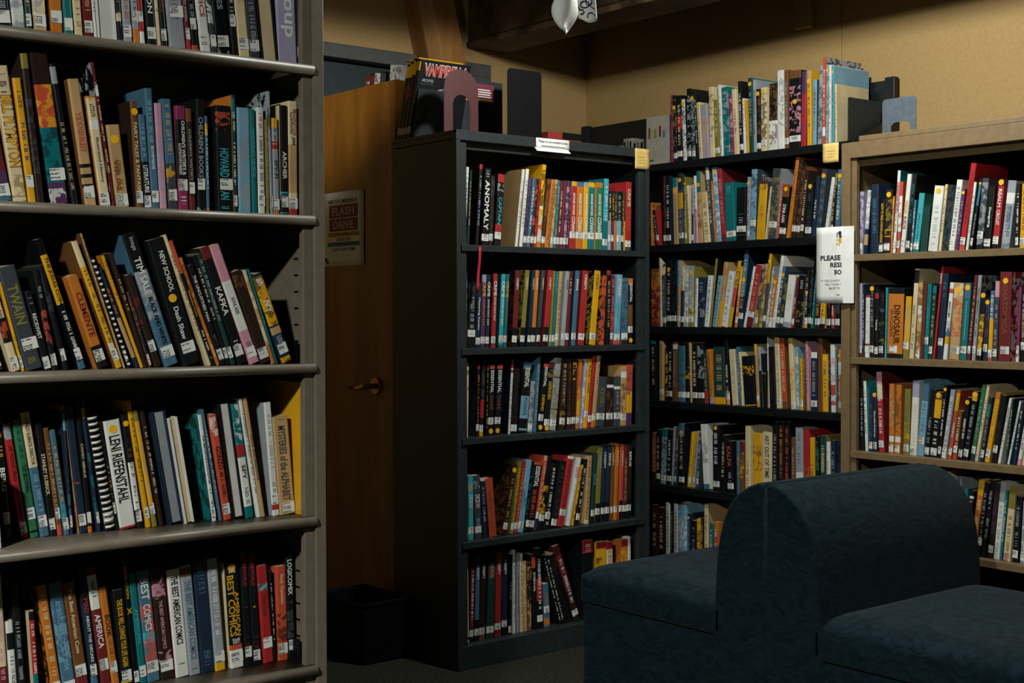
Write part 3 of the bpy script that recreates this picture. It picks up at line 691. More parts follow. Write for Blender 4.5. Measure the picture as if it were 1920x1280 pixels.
def make_row(key, fr, z, setback, ulim, phrase, group, name, cat, maxw, full, data, cap=9):
    sgn = -1 if fr in 'LD' else 1
    X0 = {'L': LX, 'D': DX, 'T': TY, 'K': KY}[fr]
    items = []
    for ln in data.strip().splitlines():
        ln = ln.strip()
        if not ln or ln[0] == '#': continue
        pos, spec = [q.strip() for q in ln.split('|')]
        d = parse_spec(spec); pp = pos.split()
        xl, xr, yt = float(pp[0]), float(pp[1]), float(pp[3])
        sb = (setback if not isinstance(setback, tuple) else setback[0] + (setback[1] - setback[0]) * min(1, max(0, xl / 585))) if d['Z'] is None else d['Z']; val = X0 + sgn * sb
        u0, u1 = upix(fr, val, xl, z), upix(fr, val, xr, z)
        q = at(xl if pp[2] == '~' else float(pp[2]), yt, 0 if fr in 'LD' else 1, val)
        ut = u0 if pp[2] == '~' else (q.y if fr in 'LD' else q.x)
        h = math.hypot(ut - u0, q.z - z); a = math.atan2(ut - u0, q.z - z); h = min(h, cap)
        items.append(dict(u0=u0, t=max(.0035, (u1 - u0) * math.cos(a)), h=h, a=a, sb=sb, d=d))
    items.sort(key=lambda i: i['u0'])
    R = lambda i, zz: i['u0'] + i['t'] / math.cos(i['a']) + math.tan(i['a']) * zz
    TOP = lambda i: i['h'] * math.cos(i['a']) + i['t'] * abs(math.sin(i['a']))
    Lf = lambda i, zz: i['u0'] + math.tan(i['a']) * zz
    items[0]['u0'] = max(items[0]['u0'], ulim[0] + max(0, -math.tan(items[0]['a']) * items[0]['h'] if items[0]['a'] < 0 and ulim[0] > -9 else 0) * 0)
    for n in range(1, len(items)):
        p, c = items[n - 1], items[n]
        for _ in range(3):
            zm = min(TOP(p), TOP(c))
            g0, g1 = Lf(c, 0) - R(p, 0) - .0004, Lf(c, zm) - R(p, zm) - .0004
            g = min(g0, g1)
            if g >= 0: break
            s = min(-g * math.cos(p['a']), p['t'] * .6 - .001 if p['t'] > .006 else 0); s = max(0, s)
            p['t'] -= s; g0 += s; g1 += s
            if g0 < 0: c['u0'] -= g0; c['t'] = max(.0035, c['t'] + g0); g1 -= g0
            if g1 < 0: c['a'] = math.atan2(R(p, zm) + .0005 - c['u0'], zm)
    # keep clear of the case ends
    for n in range(len(items) - 1, -1, -1):
        i = items[n]; zt = TOP(i)
        if n == len(items) - 1: g = ulim[1] - max(R(i, 0), R(i, zt))
        else:
            c = items[n + 1]; zm = min(zt, TOP(c)); g = min(Lf(c, 0) - R(i, 0), Lf(c, zm) - R(i, zm)) - .0003
        if g < 0: i['u0'] += g
    N_ = len(items)
    for n, i in enumerate(items):
        build_book(key, fr, n, N_, i, items, z, X0, sgn, phrase, group, name, cat, maxw, full)
LABELS = {}
def describe(d, i):
    t, h, a = i['t'], i['h'], i['a']
    col = CN[d['base']] if not d['fore'] else CN[d['page']] + '-paged'
    f = d['feat']
    if not f:
        if d['fore']: f = 'turned spine inwards'
        elif d['comb']: f = 'with white comb binding'
        elif d['ttl']: f = 'with ' + CN[d['ttl'][0][2]] + ' lettering'
        elif d['dots']: f = 'with yellow dot'
        elif d['bands']: f = 'with ' + CN[d['bands'][0][2]] + (' top' if d['bands'][0][1] > .9 else ' foot' if d['bands'][0][0] < .1 else ' band')
        elif d['art']: f = 'with ' + CN[d['art'][0][2]] + ' artwork'
        else: f = ''
    size = 'wide' if t > .034 else 'thin' if t < .0085 else 'tall' if h > .285 else 'short' if h < .19 else ''
    lean = 'leaning' if abs(a) > .14 else ''
    return size, lean, col, f
def build_book(key, fr, n, N_, i, items, z, X0, sgn, phrase, group, name, cat, maxw, full):
    d = i['d']; t, h, a, u0, sb = i['t'], i['h'], i['a'], i['u0'], i['sb']
    w = d['w'] or min(maxw, max(.13, h * .68)); w = min(w, maxw)
    if not (d['ttl'] or d['txt'] or d['art'] or d['fore'] or d['comb']):
        d['txt'] = [(.24, .86, contrast(d['base']))]
    size, lean, col, f = describe(d, i)
    def short(k):
        e = items[k]['d']; return (CN[e['base']] if not e['fore'] else CN[e['page']] + '-paged')
    nb = ('between ' + short(n - 1) + ' and ' + short(n + 1)) if 0 < n < N_ - 1 else ('at the row end beside ' + short(n - 1) if n else 'at the row start beside ' + short(1))
    kd = name.replace('_', ' ')
    def words(*p): return ' '.join(' '.join(x for x in p if x).split())
    lab = words(size, lean, col, kd, f, nb, phrase)
    if len(lab.split()) > 16: lab = words(lean, col, kd, f, nb, phrase)
    if len(lab.split()) > 16: lab = words(col, kd, f, nb, phrase)
    if lab in LABELS or len(lab.split()) > 16:
        k = N_ - n if fr in 'LD' else n + 1
        lab = words(lean, col, kd, f, ordinal(k) + ' from the far end', phrase)
    if len(lab.split()) > 16: lab = words(col, f, ordinal(N_ - n if fr in 'LD' else n + 1) + ' from far end', phrase)
    if len(lab.split()) > 16: lab = words(f, ordinal(N_ - n if fr in 'LD' else n + 1) + ' from far end', phrase)
    LABELS[lab] = 1
    if a <= 0: loc_u, off = u0, 0
    else: loc_u, off = u0 + t / math.cos(a), -t
    val = X0 + sgn * sb
    loc = (val, loc_u, z + .0003) if fr in 'LD' else (loc_u, val, z + .0003)
    rot = (0, a, HALF if fr in 'LD' else 0)
    pm, b, labs = cover_mesh(t, w, h, d, not full, not full)
    if off: pm.v = [(x + off, y, zz) for x, y, zz in pm.v]
    if not full:
        o = new_obj(name, pm.mesh(name), None, None, lab, cat, group); o.location = loc; o.rotation_euler = rot
        root = o
    else:
        root = thing(name, lab, cat, loc, rot, group)
        new_obj('cover', pm.mesh('cover'), None, root)
        pg = PM(); pages_into(pg, t, w, h, d, b); pg.v = [(x + off, y, zz) for x, y, zz in pg.v]
        new_obj('page_block', pg.mesh('page_block'), None, root)
        for z0, z1 in labs:
            if d['fore']: continue
            q = PM(); m = min(.0012, t * .06); x0, x1 = m + off, t - m + off
            if t > .032: x0, x1 = off + t * .18, off + t * .18 + .030
            A, B_ = z0 * h, z1 * h
            q.box(x0, x1, -.0005, .0002, A, B_, srgb('d2d2ca'), srgb('50545a'), (0, 0, .55))
            q.face([(x0, -.00055, A), (x1, -.00055, A), (x1, -.00055, B_), (x0, -.00055, B_)], srgb('d2d2ca'), srgb('44484c'), (0, 1, .55), [(.3 + rnd.random() * .1, A), (.95, A), (.95, B_), (.3, B_)])
            new_obj('call_number_label', q.mesh('call_number_label'), None, root)
        if d['comb']:
            kz = 19; me0 = None
            for k in range(kz):
                zz = h * (.035 + .93 * k / (kz - 1))
                if me0 is None:
                    mb = MB(); pr = [(-.0015 - .006 * math.sin(math.pi * j / 8), t * (.06 + .88 * j / 8)) for j in range(9)]
                    pr = [(x, y) for y, x in pr]; pr2 = [(x, y + .0016) for x, y in reversed(pr)]
                    mb.prism([(x + off, y) for x, y in pr + pr2], 2, -.0026, .0026, True); me0 = mb.mesh('comb_tooth'); me0.materials.append(M['comb'])
                q = new_obj('comb_tooth', me0, None, root); q.location = (0, 0, zz)
    for ti, (z0, z1, k, wf, body, of) in enumerate(d['ttl']):
        hh = t * wf; L_ = (z1 - z0) * h
        # reads downwards: baseline direction -z, letter tops towards +x
        lettering('title_lettering', body, (off + t / 2 + of * t - hh / 2, -.0005 - .00025 * ti, z1 * h), (0, 0, -1), (1, 0, 0), L_, hh, ink(k), root, .02)
    for k, z0, z1, y0, y1, body in d['side']:
        lettering('cover_lettering', body, (off + t + .0005, y0 * w, z0 * h), (0, 1, 0), (0, 0, 1), (y1 - y0) * w, (z1 - z0) * h, ink(k), root)
    for zf in d['dots']:
        r = min(.009, t * .5 - .0003); q = MB(); zc = min(max(zf * h, r + .001), h - r - .001)
        if t > .008:
            q.prism([(off + t / 2 + r * math.cos(2 * math.pi * k / 16), zc + r * math.sin(2 * math.pi * k / 16)) for k in range(16)], 1, -.0008, .0)
        else: q.box(off, off + t, -.0008, 0, zc - .009, zc + .009)
        q.build('dot_sticker', M['dot'], root)
M['dot'] = plain('dot_sticker_yellow', 'e2a81c', .5); M['comb'] = plain('white_comb_plastic', 'c8c4ba', .35)
# ------------------------------------------------------------------ the rows (spine foot left, foot right, head left, head height as seen; then the look)
L_LIM = (.70, 1.534); D_LIM = (2.722, 3.562); T_LIM = (-2.834, -1.99); K_LIM = (-4.83, -3.10)  # white artwork on the dark grey glossy top-shelf spine is painted-in mylar glare
make_row('L0', 'L', LZ[0], .034, L_LIM, 'top shelf, taupe case', 'books on the top shelf of the taupe case', 'book', 'book', .2, True, cap=.305, data='''
-4 23 -30 -150 | k X:s
25 49 4 -160 | s A:w L-
50 61 34 -150 | x
66 89 50 -160 | e B0-.16:a A.18-.5:s N:with_emblem_on_its_foot
97 121 84 -150 | o C:h L.16 G
122 139 106 -155 | t A.3-.9:b
142 157 124 -160 | e X:l G L-
160 177 142 -150 | m G
178 183 160 -150 | w L-
184 220 168 -140 | w P:w H W.17
222 231 208 -130 | k B.2-.27:e L-
234 249 218 -150 | s X.2-.8:j
252 264 236 -140 | s B0-.14:o L.24
264 277 248 -150 | w B.12-.2:r B.28-.5:r L-
278 296 256 -165 | k T.2-.62:w:.5:CATION
297 303 278 -150 | e L- G
304 317 284 -160 | k T.14-.6:h:.4:GRAPHICS
320 350 296 -150 | s L.3 B0-.02:k N:with_small_symbols_on_its_foot
352 360 326 -150 | m B0-.1:r L.14
362 374 336 -150 | k L.22 B0-.06:j
379 397 348 -165 | w T.2-.7:r:.5:GRAPHICS
399 409 368 -160 | d A:w G
411 433 382 -165 | k C:s T.3-.68:s:.45:CIRCLES A0-.1:s G
437 449 412 -160 | k X.3-.8:w L.26
450 470 424 -165 | e A.4-.9:a
472 491 446 -160 | d G X:s
495 527 468 -165 | k P:e H C:k W.18
531 566 520 -170 | v B0-.001:k T.2-.56:w:.62:soup L- N:with_soup_lettering
568 577 562 -150 | k A.3-.9:q
''')
make_row('L1', 'L', LZ[1], .032, L_LIM, 'second shelf, taupe case', 'books on the second shelf of the taupe case', 'book', 'book', .2, True, '''
-2 24 -36 215 | r B0-.08:b B.18-.34:p B.34-.62:m X.62-.95:w L.12
26 52 -12 123 | e A0-.2:l T.255-.785:h:.84:BILL_PLYMPTON T.26-.78:y:.68:BILL_PLYMPTON X.8-.94:d L-
54 69 24 146 | y X.34-.66:p X.74-.9:h L.17 C:o
70 84 38 100 | q B.9-1:l C:q A.2-.7:d L-
96 134 55 95 | k B.78-1:q A.78-.97:q B.5-.78:j A.5-.78:y B.14-.5:t A.14-.5:n B0-.14:p A0-.1:w L.19 G N:with_red_and_teal_character_artwork
136 148 92 120 | k B.86-.98:s X.1-.6:a L-
161 182 127 148 | a T.42-.74:j:.52:YIDDISHKEIT C:h B.3-.33:k B.22-.25:k B.14-.17:k N:with_red_lettering_and_three_portraits
190 211 161 180 | e T.14-.7:d:.36:Illustrated_History B.7-.78:w X.78-.97:d B.98-1:o C:o/h L.04
212 218 170 116 | m C:k/s G L.8
219 243 200 234 | a D.82 T.16-.6:h:.36:VISUAL:-.14 X.2-.6:h L.08 N:with_round_emblem_and_VISUAL_lettering
257 271 244 189 | h D.9 T.12-.8:e:.5:FAIRY_TALES_&_FANTASIES L.1 C:q
272 285 259 214 | b B.14-.5:k T.17-.46:w:.62:LITERATURE X.55-.9:u L.07
286 300 271 165 | b T.33-.52:w:.36:BOHEMIANS X.55-.9:u L.1
301 316 290 193 | i A:v G L-
318 335 303 185 | b B0-.42:d A.08-.4:y X.5-.95:a G L.13
336 356 329 198 | f B.3-.87:k T.34-.86:w:.34:CHILDREN'S_WRITER'S_&:.18 T.34-.64:w:.3:ILLUSTRATOR'S_MARKET:-.2 L.24 X.06-.14:w N:magenta_and_black_with_writers_market_lettering
357 368 348 203 | m B.87-1:h B.14-.87:q T.3-.8:s:.4:CHILDREN'S_WRITER'S L.22
371 387 368 185 | k T.3-.84:s:.55:CHILDREN'S_BOOKS L.24 A0-.1:s
389 394 384 217 | b B.8-.92:y B0-.04:o L-
409 437 404 197 | k A.76-.94:j T.33-.6:c:.62:HOWARD T.12-.2:c:.6:AN L.26 X.03-.06:c W.19 N:with_HOWARD_in_turquoise_letters
439 446 434 178 | x C:o B.8-.97:t L.1
449 473 445 201 | u A:s G L-
474 484 468 204 | t T.32-.84:c:.5:WRITING_GUIDE L-
486 498 482 201 | w X.2-.75:d X.8-.96:r L.12 G
501 507 497 224 | l L- 
508 513 501 171 | s C:s/k A.5-.97:k W.2 N:tall_with_grey_photograph_cover
514 525 510 221 | s B.9-1:y B.74-.76:r B.68-.73:r B0-.05:o T.33-.62:k:.5:SPY-FI X.76-.9:d
528 542 525 197 | k T.33-.58:w:.55:ARCHER B.2-.215:c B.185-.19:c B.02-.028:c C:e L.12
543 559 541 189 | e B.2-.62:a B0-.06:r T.7-.93:r:.36:IMAGINATION:.16 T.71-.9:d:.3:ILLUSTRATED:-.22 T.62-.69:d:.42:JIM
''')
make_row('L2', 'L', LZ[2], .034, L_LIM, 'third shelf, taupe case', 'books leaning on the third shelf of the taupe case', 'book', 'book', .2, True, '''
-14 8 -70 540 | x X:s
24 40 -28 520 | e B.3-.56:k A.3-.52:j X.56-.95:d L.08
42 48 -2 530 | y L.1 A0-.4:l
49 82 -4 503 | d T.44-.82:l:.62:TWAIN L.24 X.06-.12:l
84 98 46 548 | k T.4-.72:w:.5:RECIDIVIST X.76-.92:s L.08
99 118 62 507 | k A.22-.6:j X.7-.84:s L.1 N:with_red_berry-like_eyes
120 135 72 500 | k A.5-.9:d L.14
149 163 66 450 | k B.5-.88:y T.5-.86:k:.55:THE_JUDAS_COIN X.1-.45:w B0-.06:b L.11 G
184 205 126 520 | o T.34-.82:m:.55:CLEMENTE B0-.24:k L.13 N:orange_over_black_with_CLEMENTE_lettering
219 231 134 454 | y B.8-1:e X.2-.78:d B.1-.2:e C:h L.1
232 239 150 438 | a X.3-.98:h L- C:h
240 254 166 484 | k S X.1-.9:k N:with_white_comb_binding
255 263 182 503 | n X.5-.8:o B.1-.5:a L-
264 270 190 480 | y X.6-.95:h C:o L-
271 279 204 475 | q X.5-.8:a L-
281 290 240 548 | n C:h/o L.1 X.5-.8:l
291 305 232 518 | q A.3-.8:m L.22
311 337 229 441 | b B.72-1:k B.36-.72:s A.36-.66:b T.7-.82:w:.5:TIM T.54-.68:w:.52:SALE T.16-.52:k:.34:BLACK_AND_WHITE T.87-.97:s:.4:image L.1 N:cloudy_blue_and_black_with_handwritten_title
345 390 276 452 | k T.58-.9:w:.3:NEW_SCHOOL:.1 T.2-.46:w:.3:Dash_Shaw:.02 B.5-.502:k D.53 L.13 N:with_NEW_SCHOOL_letters_and_yellow_dot
391 397 306 441 | e L- G
398 406 317 452 | k B.74-1:j T.3-.7:y:.5:Masterpiece_Comics X.06-.3:w L-
407 413 336 484 | o A:h X.05-.3:e L-
414 425 352 499 | k T.44-.9:w:.5:THE_UNCLOTHED_MAN A.1-.3:d L.1
426 433 362 480 | k X.4-.9:e
434 444 369 477 | x X.4-.95:s
447 466 375 466 | k T.42-.66:w:.62:KAFKA B.9-1:m X.1-.2:w L.11
470 489 393 463 | i B.28-.7:w T.42-.56:d:.34:SOUL_KISS X.14-.22:d L.09 G
490 510 434 511 | q A.8-.96:h L.1
511 517 456 508 | e B0-.2:o A.2-.9:o L-
518 524 464 505 | t G X.4-.7:s L-
530 550 472 517 | n B.42-.97:y A.42-.97:k B.32-.4:a T.56-.7:w:.6:IVY B0-.06:y A0-.06:k X.18-.3:s T.87-.95:w:.5:an L.15 N:with_yellow_leaf_artwork_and_IVY_lettering
''')
make_row('L3', 'L', LZ[3], (.125, .058), L_LIM, 'fourth shelf, taupe case', 'books on the fourth shelf of the taupe case', 'book', 'book', .17, True, '''
-16 4 -26 880 | w A:s L- Z.034
10 33 -10 790 | k T.36-.66:w:.7:BERG X.7-.9:y L.18 G
40 54 5 795 | r B.86-1:s A.86-1:k X.1-.8:q L.09 G
58 76 23 788 | g T.38-.62:k:.56:TOD_BROWNING X.66-.94:x L.2 B.04-.06:k
77 94 38 775 | b B.56-1:e T.58-.96:d:.4:STANLEY_KUBRICK_DIRECTOR X.2-.5:u L.12
95 107 66 792 | k T.36-.72:e:.56:STANLEY_KUBRICK L.1
109 120 82 803 | h L.2 B0-.1:j
121 132 93 808 | b A.1-.9:c X.3-.85:y L.1
133 142 117 776 | n B.86-1:u A.1-.5:b
150 165 118 762 | n B0-.1:n A.3-.4:o L.1 C:a/o
166 183 141 753 | k T.4-.7:e:.52:COMIC_GENIUS B0-.05:o L.11
184 192 150 750 | n B.86-.94:y A.1-.6:t
197 218 161 778 | k S N:with_white_comb_binding
219 224 186 790 | k X.3-.6:y L.2
226 257 194 791 | w T.24-.86:k:.66:LENI_RIEFENSTAHL D.92 B0-.02:r L- N:with_tall_black_letters_and_yellow_dot
258 269 228 778 | k D.92 B.16-.58:w X.16-.58:d X.6-.7:h L.1
276 286 237 752 | y X.36-.9:h L.11
287 296 249 769 | l B.15-.9:y L.15
300 308 262 768 | q B.1-.9:q L-
319 345 283 773 | n P:s H C:n W.15
347 365 314 785 | w P:e C:w W.14
399 412 371 778 | w C:t/x T.3-.86:k:.42:THE_IMPOSTOR'S_DAUGHTER X.1-.3:k L.08
413 417 378 768 | b L-
421 435 392 779 | j A.8-.98:w T.48-.7:k:.62:GONZO X.2-.46:k L.1
437 461 408 757 | k P:w H C:k W.15
462 483 433 758 | t A.65-.99:w B.54-.64:r B.1-.53:w T.3-.5:k:.5:SPY X.12-.28:d B0-.06:t L- N:turquoise_and_white_striped_with_red_block
484 490 448 748 | w X.2-.9:b A.2-.5:h L-
491 498 456 745 | a T.2-.8:d:.5:VISUAL_EXPLANATIONS L-
515 528 498 755 | w C:s B.05-.1:r X.4-.9:s X.2-.3:l L.14 N:with_grey_cover_and_red_emblem
529 557 514 782 | a T.14-.9:d:.5:MYSTERIES_of_the_ALPHABET X.93-.97:d L.06 N:with_MYSTERIES_lettering
580 585 577 716 | e C:y X.1-.9:b Z.034 W.25 L- N:tall_and_flat_with_bright_yellow_cover
''')
make_row('L4', 'L', LZ[4], (.125, .078), L_LIM, 'fifth shelf, taupe case', 'books on the fifth shelf of the taupe case', 'book', 'book', .17, True, '''
2 18 -14 1079 | e X.2-.9:i B.1-.3:m L-
22 36 11 1166 | w X.1-.6:d B.66-.86:k L-
37 51 20 1100 | k X.2-.7:s
66 76 54 1147 | r C:e B.9-1:k B0-.3:t X.3-.86:w L-
100 118 68 1100 | o A:n X.1-.95:e L.08 C:q/o
121 145 91 1095 | b T.22-.84:u:.4:AMERICAN_COMICS_2006 A.3-.9:u L.07
147 169 117 1095 | m B.2-1:h T.36-.94:e:.34:The_Best_American_Com L.2 C:m
174 189 147 1068 | n B.72-1:k T.64-.76:r:.66:MAD T.24-.62:w:.42:ABOUT_THE_OSCARS B0-.12:b L.17
193 211 161 1067 | m B.94-1:m B.66-.94:w X.72-.9:d T.34-.62:w:.6:AMERICA B0-.04:w L.2
212 226 185 1101 | o T.5-.72:q:.62:BOOK X.3-.46:h L.2
230 250 211 1108 | k T.2-.9:y:.52:THIS_BOOK_WILL_CHANGE_YOUR_LIFE_AGAIN L.1 B.03-.06:y
253 263 228 1054 | k T.7-.96:y:.5:REVELATION T.56-.64:y:.8:X L.06 G
264 277 241 1077 | t T.3-.75:c:.45:AMERICAN
278 301 256 1073 | b A.08-.7:j T.74-.93:w:.62:BEST T.46-.7:w:.56:COMICS B.35-.45:c L.13 N:blue_with_cartoon_artwork_and_BEST_lettering
303 328 282 1072 | q A.74-.94:i A.16-.26:i T.28-.72:i:.26:THE_BEST_AMERICAN_COMICS L.12 N:with_pink_chequered_marks
331 356 312 1070 | w C:r T.3-.94:k:.5:THE_BEST_AMERICAN_COMICS X.1-.16:d L- N:with_bold_black_American_comics_title
357 377 338 1062 | s B.9-.98:h T.14-.86:b:.56:THE_BEST_AMERICAN_COMICS X.02-.08:d L-
379 404 362 1053 | n X.7-.95:b X.06-.2:b L- H
405 424 388 1049 | s B0-.07:y X.3-.9:w L.12
434 458 421 1057 | k C:e B.17-.22:j B0-.17:w T.3-.88:y:.52:BEST_COMICS:-.16 T.3-.72:y:.3:AMERICAN:.26 T.9-.96:e:.5:THE T.23-.28:w:.6:2016 D.95 L.1 N:with_yellow_2016_comics_lettering
461 475 450 1036 | k T.7-.94:r:.5:BLABWORLD X.14-.26:m T.5-.53:r:.3:1 L.12
476 490 464 1036 | k T.7-.94:r:.5:BLABWORLD X.14-.26:m T.5-.53:y:.3:2 L.08 N:with_red_letters_and_small_yellow_two
496 514 482 1062 | r C:r B.74-.82:s A.74-.82:k T.48-.7:m:.5:Stan_Lee L.2 G N:glossy_red_with_small_portrait
515 519 505 1070 | k L-
524 542 519 1063 | j T.6-.92:e:.4:Shady_Characters A.2-.5:k L.12 C:j
544 556 538 1042 | k T.62-.96:w:.7:LOGICOMIX A.2-.56:d L.13
''')
make_row('D0', 'D', DZS[0], .032, D_LIM, 'top shelf, charcoal case', 'comics on the top shelf of the charcoal case', 'comic_book', 'comic book', .2, False, '''
868 873 875 313 | w X:d C:s/w L- G
876 880 882 319 | x G L-
892 898 900 308 | k B.94-1:r L- C:k/h
903 916 909 315 | k T.2-.84:w:.66:ANOMALY X.86-.97:s L.1 G
917 924 922 330 | q A:d L.12
927 939 935 327 | k B.89-1:r A.76-.87:s T.3-.68:c:.5:CAPTAIN B.18-.3:r L.14 C:n/q
966 971 980 318 | w C:a L- H W.2
974 980 987 317 | w C:a L- H W.2
981 987 993 335 | p A:n
988 994 1000 334 | b
995 1000 1006 335 | q A:j
1001 1006 1012 336 | r A:k
1007 1014 1018 309 | y B0-.3:o A.1-.5:w A.5-.95:k G
1015 1021 1028 336 | h A:k
1022 1031 1035 337 | o X:h L-
1032 1037 1042 337 | a A:h
1038 1043 1047 338 | t X:s
1044 1049 1053 339 | m
1050 1055 1059 339 | m A:p
1056 1061 1065 339 | p A:i
1062 1067 1070 340 | n X:s
1068 1079 1071 340 | r B.93-1:y T.5-.83:w:.4:SAVAGE_SWORD T.26-.48:w:.62:CONAN L.2
1080 1092 1083 341 | o B.93-1:b T.5-.83:w:.4:SAVAGE_SWORD T.26-.48:w:.62:CONAN L.2
1093 1102 1096 342 | y B.93-1:s T.5-.83:w:.4:SAVAGE_SWORD T.26-.48:w:.62:CONAN L.2
1103 1114 1105 342 | t B.93-1:y T.5-.83:w:.4:SAVAGE_SWORD T.26-.48:w:.62:CONAN L.2
1114 1116 1117 343 | o L-
1117 1129 1118 342 | g B.93-1:o T.5-.83:w:.4:SAVAGE_SWORD T.26-.48:w:.62:CONAN L.2
1130 1140 1134 335 | c B0-.4:t X.4-.9:w C:t
1141 1146 1142 358 | s B.5-1:k X.5-.95:e L.2
1147 1151 1148 358 | p B.5-1:k X.5-.95:y L.2
1152 1156 1153 359 | o B.5-1:k X.5-.95:y L-
1157 1165 1158 359 | u B.5-1:k X.5-.95:s L.2
1166 1169 1167 360 | q B.5-1:k L.2
1170 1172 1171 360 | y B.5-1:k L-
1173 1183 1175 341 | r T.64-.9:e:.5:CRIME X.3-.6:j B0-.08:d L.1
''')
make_row('D1', 'D', DZS[1], .034, D_LIM, 'second shelf, charcoal case', 'comics on the second shelf of the charcoal case', 'comic_book', 'comic book', .2, False, '''
865 869 868 512 | e L- G
870 876 871 512 | d A:s L.1
877 891 880 530 | k A.76-.98:d X.3-.78:s L.22
892 900 896 530 | n T.26-.78:w:.5:Mastering_Comics L.1
901 909 905 515 | p B.9-1:v T.7-.9:y:.66:CRIME T.3-.66:o:.4:DOES_NOT_PAY L.1 C:n
910 917 914 515 | n T.7-.9:w:.66:CRIME T.3-.66:w:.4:DOES_NOT_PAY L.1
921 929 926 513 | r T.7-.9:w:.66:CRIME T.36-.68:w:.4:DOES_NOT_PAY L.1 C:o/k
935 943 941 514 | c T.68-.9:w:.66:CRIME T.3-.66:w:.4:DOES_NOT_PAY B0-.04:t L.11 C:t
944 950 950 514 | t T.68-.9:y:.66:CRIME T.3-.66:l:.4:DOES_NOT_PAY L.11
960 969 967 507 | m T.74-.9:w:.4:CREEPY B0-.25:k L.1 C:m/k
975 983 986 507 | l T.74-.9:e:.4:CREEPY B0-.25:k L.1 C:l/k
989 995 999 507 | n T.74-.9:e:.4:CREEPY B0-.25:k L.1 C:n
996 1003 1005 507 | o T.74-.9:e:.4:CREEPY B0-.25:k L.1 C:h
1006 1012 1017 507 | d T.74-.9:e:.4:CREEPY B0-.25:k L.1
1018 1028 1029 507 | r T.74-.9:e:.4:CREEPY B0-.25:k L.1 C:m
1030 1034 1038 508 | l X.7-.95:y L.1
1035 1040 1043 509 | t X.7-.95:c L.1
1041 1047 1050 509 | a B.7-1:a L.12
1052 1059 1062 509 | s T.74-.9:d:.4:EERIE B0-.12:s L.12
1060 1066 1069 509 | m X.7-.9:e L.12
1071 1079 1080 508 | b T.72-.9:w:.4:EERIE L.12 C:n
1084 1095 1094 508 | r T.74-.95:w:.4:CREEPY L.11 C:m
1105 1116 1116 508 | y T.74-.95:d:.4:CREEPY L.11 C:l/k G
1125 1134 1131 517 | j A:q C:o/k L-
1137 1144 1139 507 | k B.94-1:r L-
1145 1150 1148 516 | m A:j X.5-.9:s L.12
1152 1165 1158 515 | u T.68-.94:w:.5:STREAK B0-.06:j A.1-.6:c L.1
1166 1177 1168 521 | b A:d B0-.06:q L.12
1179 1187 1180 522 | k B.22-.6:h T.64-.92:w:.56:ESSENTIAL B.9-1:o D.06 L.22
''')
make_row('D2', 'D', DZS[2], .034, D_LIM, 'third shelf, charcoal case', 'comics on the third shelf of the charcoal case', 'comic_book', 'comic book', .2, False, cap=.274, data='''
864 869 866 681 | e X:s L-
872 878 874 680 | e A.6-.9:q L-
893 898 896 682 | k B.93-1:r X.2-.85:o C:b/d L.12
899 906 905 675 | k B.24-.48:r B0-.06:y L.1 A.5-.9:d
911 914 914 675 | k X:y L-
915 925 919 684 | k B.94-1:j T.6-.92:w:.56:ESSENTIAL T.36-.56:h:.56:DARE D.06 L.2
927 938 933 684 | k B.94-1:j T.6-.92:w:.56:ESSENTIAL T.36-.56:h:.56:DARE D.06 L.2
953 957 960 674 | w B.88-1:r B.82-.86:r X.2-.8:n C:n/k L-
958 969 965 690 | k A:q L.08
973 988 983 680 | k B.9-1:b T.64-.92:w:.56:ESSENTIAL B.2-.52:u T.24-.5:b:.5:POWER B.03-.06:u L- N:with_pale_blue_block
990 998 997 715 | s A:d S G
1000 1006 1009 669 | b X:s L-
1008 1018 1021 683 | k B.95-1:j T.66-.95:w:.56:ESSENTIAL T.3-.54:y:.56:DEFEND D.06 L.2
1020 1029 1030 680 | k B.92-1:m A.78-.9:l T.46-.72:y:.56:DEFENDERS D.03 L.12
1031 1042 1043 672 | s A:l B.28-.3:k B.72-.74:k G L.1
1049 1060 1056 674 | q A:l X.4-.95:a L.12
1064 1071 1066 673 | q X:h L.12
1072 1079 1076 673 | q A.7-.95:y L.12
1080 1086 1088 674 | o A:j B.1-.6:y L.12
1088 1093 1098 674 | v A:w L-
1094 1101 1104 674 | y B0-.1:y X.5-.95:k L.2
1102 1108 1114 666 | r X:m B0-.05:r L.12
1109 1117 1121 667 | a X.6-.95:d B0-.2:o L.14
1118 1133 1124 707 | l B0-1:d X.4-.8:l L.2
1137 1149 1140 707 | q B.78-.84:w A.2-.7:h L.2
1152 1163 1153 706 | d B.74-.8:w X.3-.7:s L.2
1164 1174 1166 686 | a B.8-.9:w A.1-.7:h L.14
1177 1187 1180 684 | j B.2-.56:y B0-.2:p A.5-.9:p L-
''')
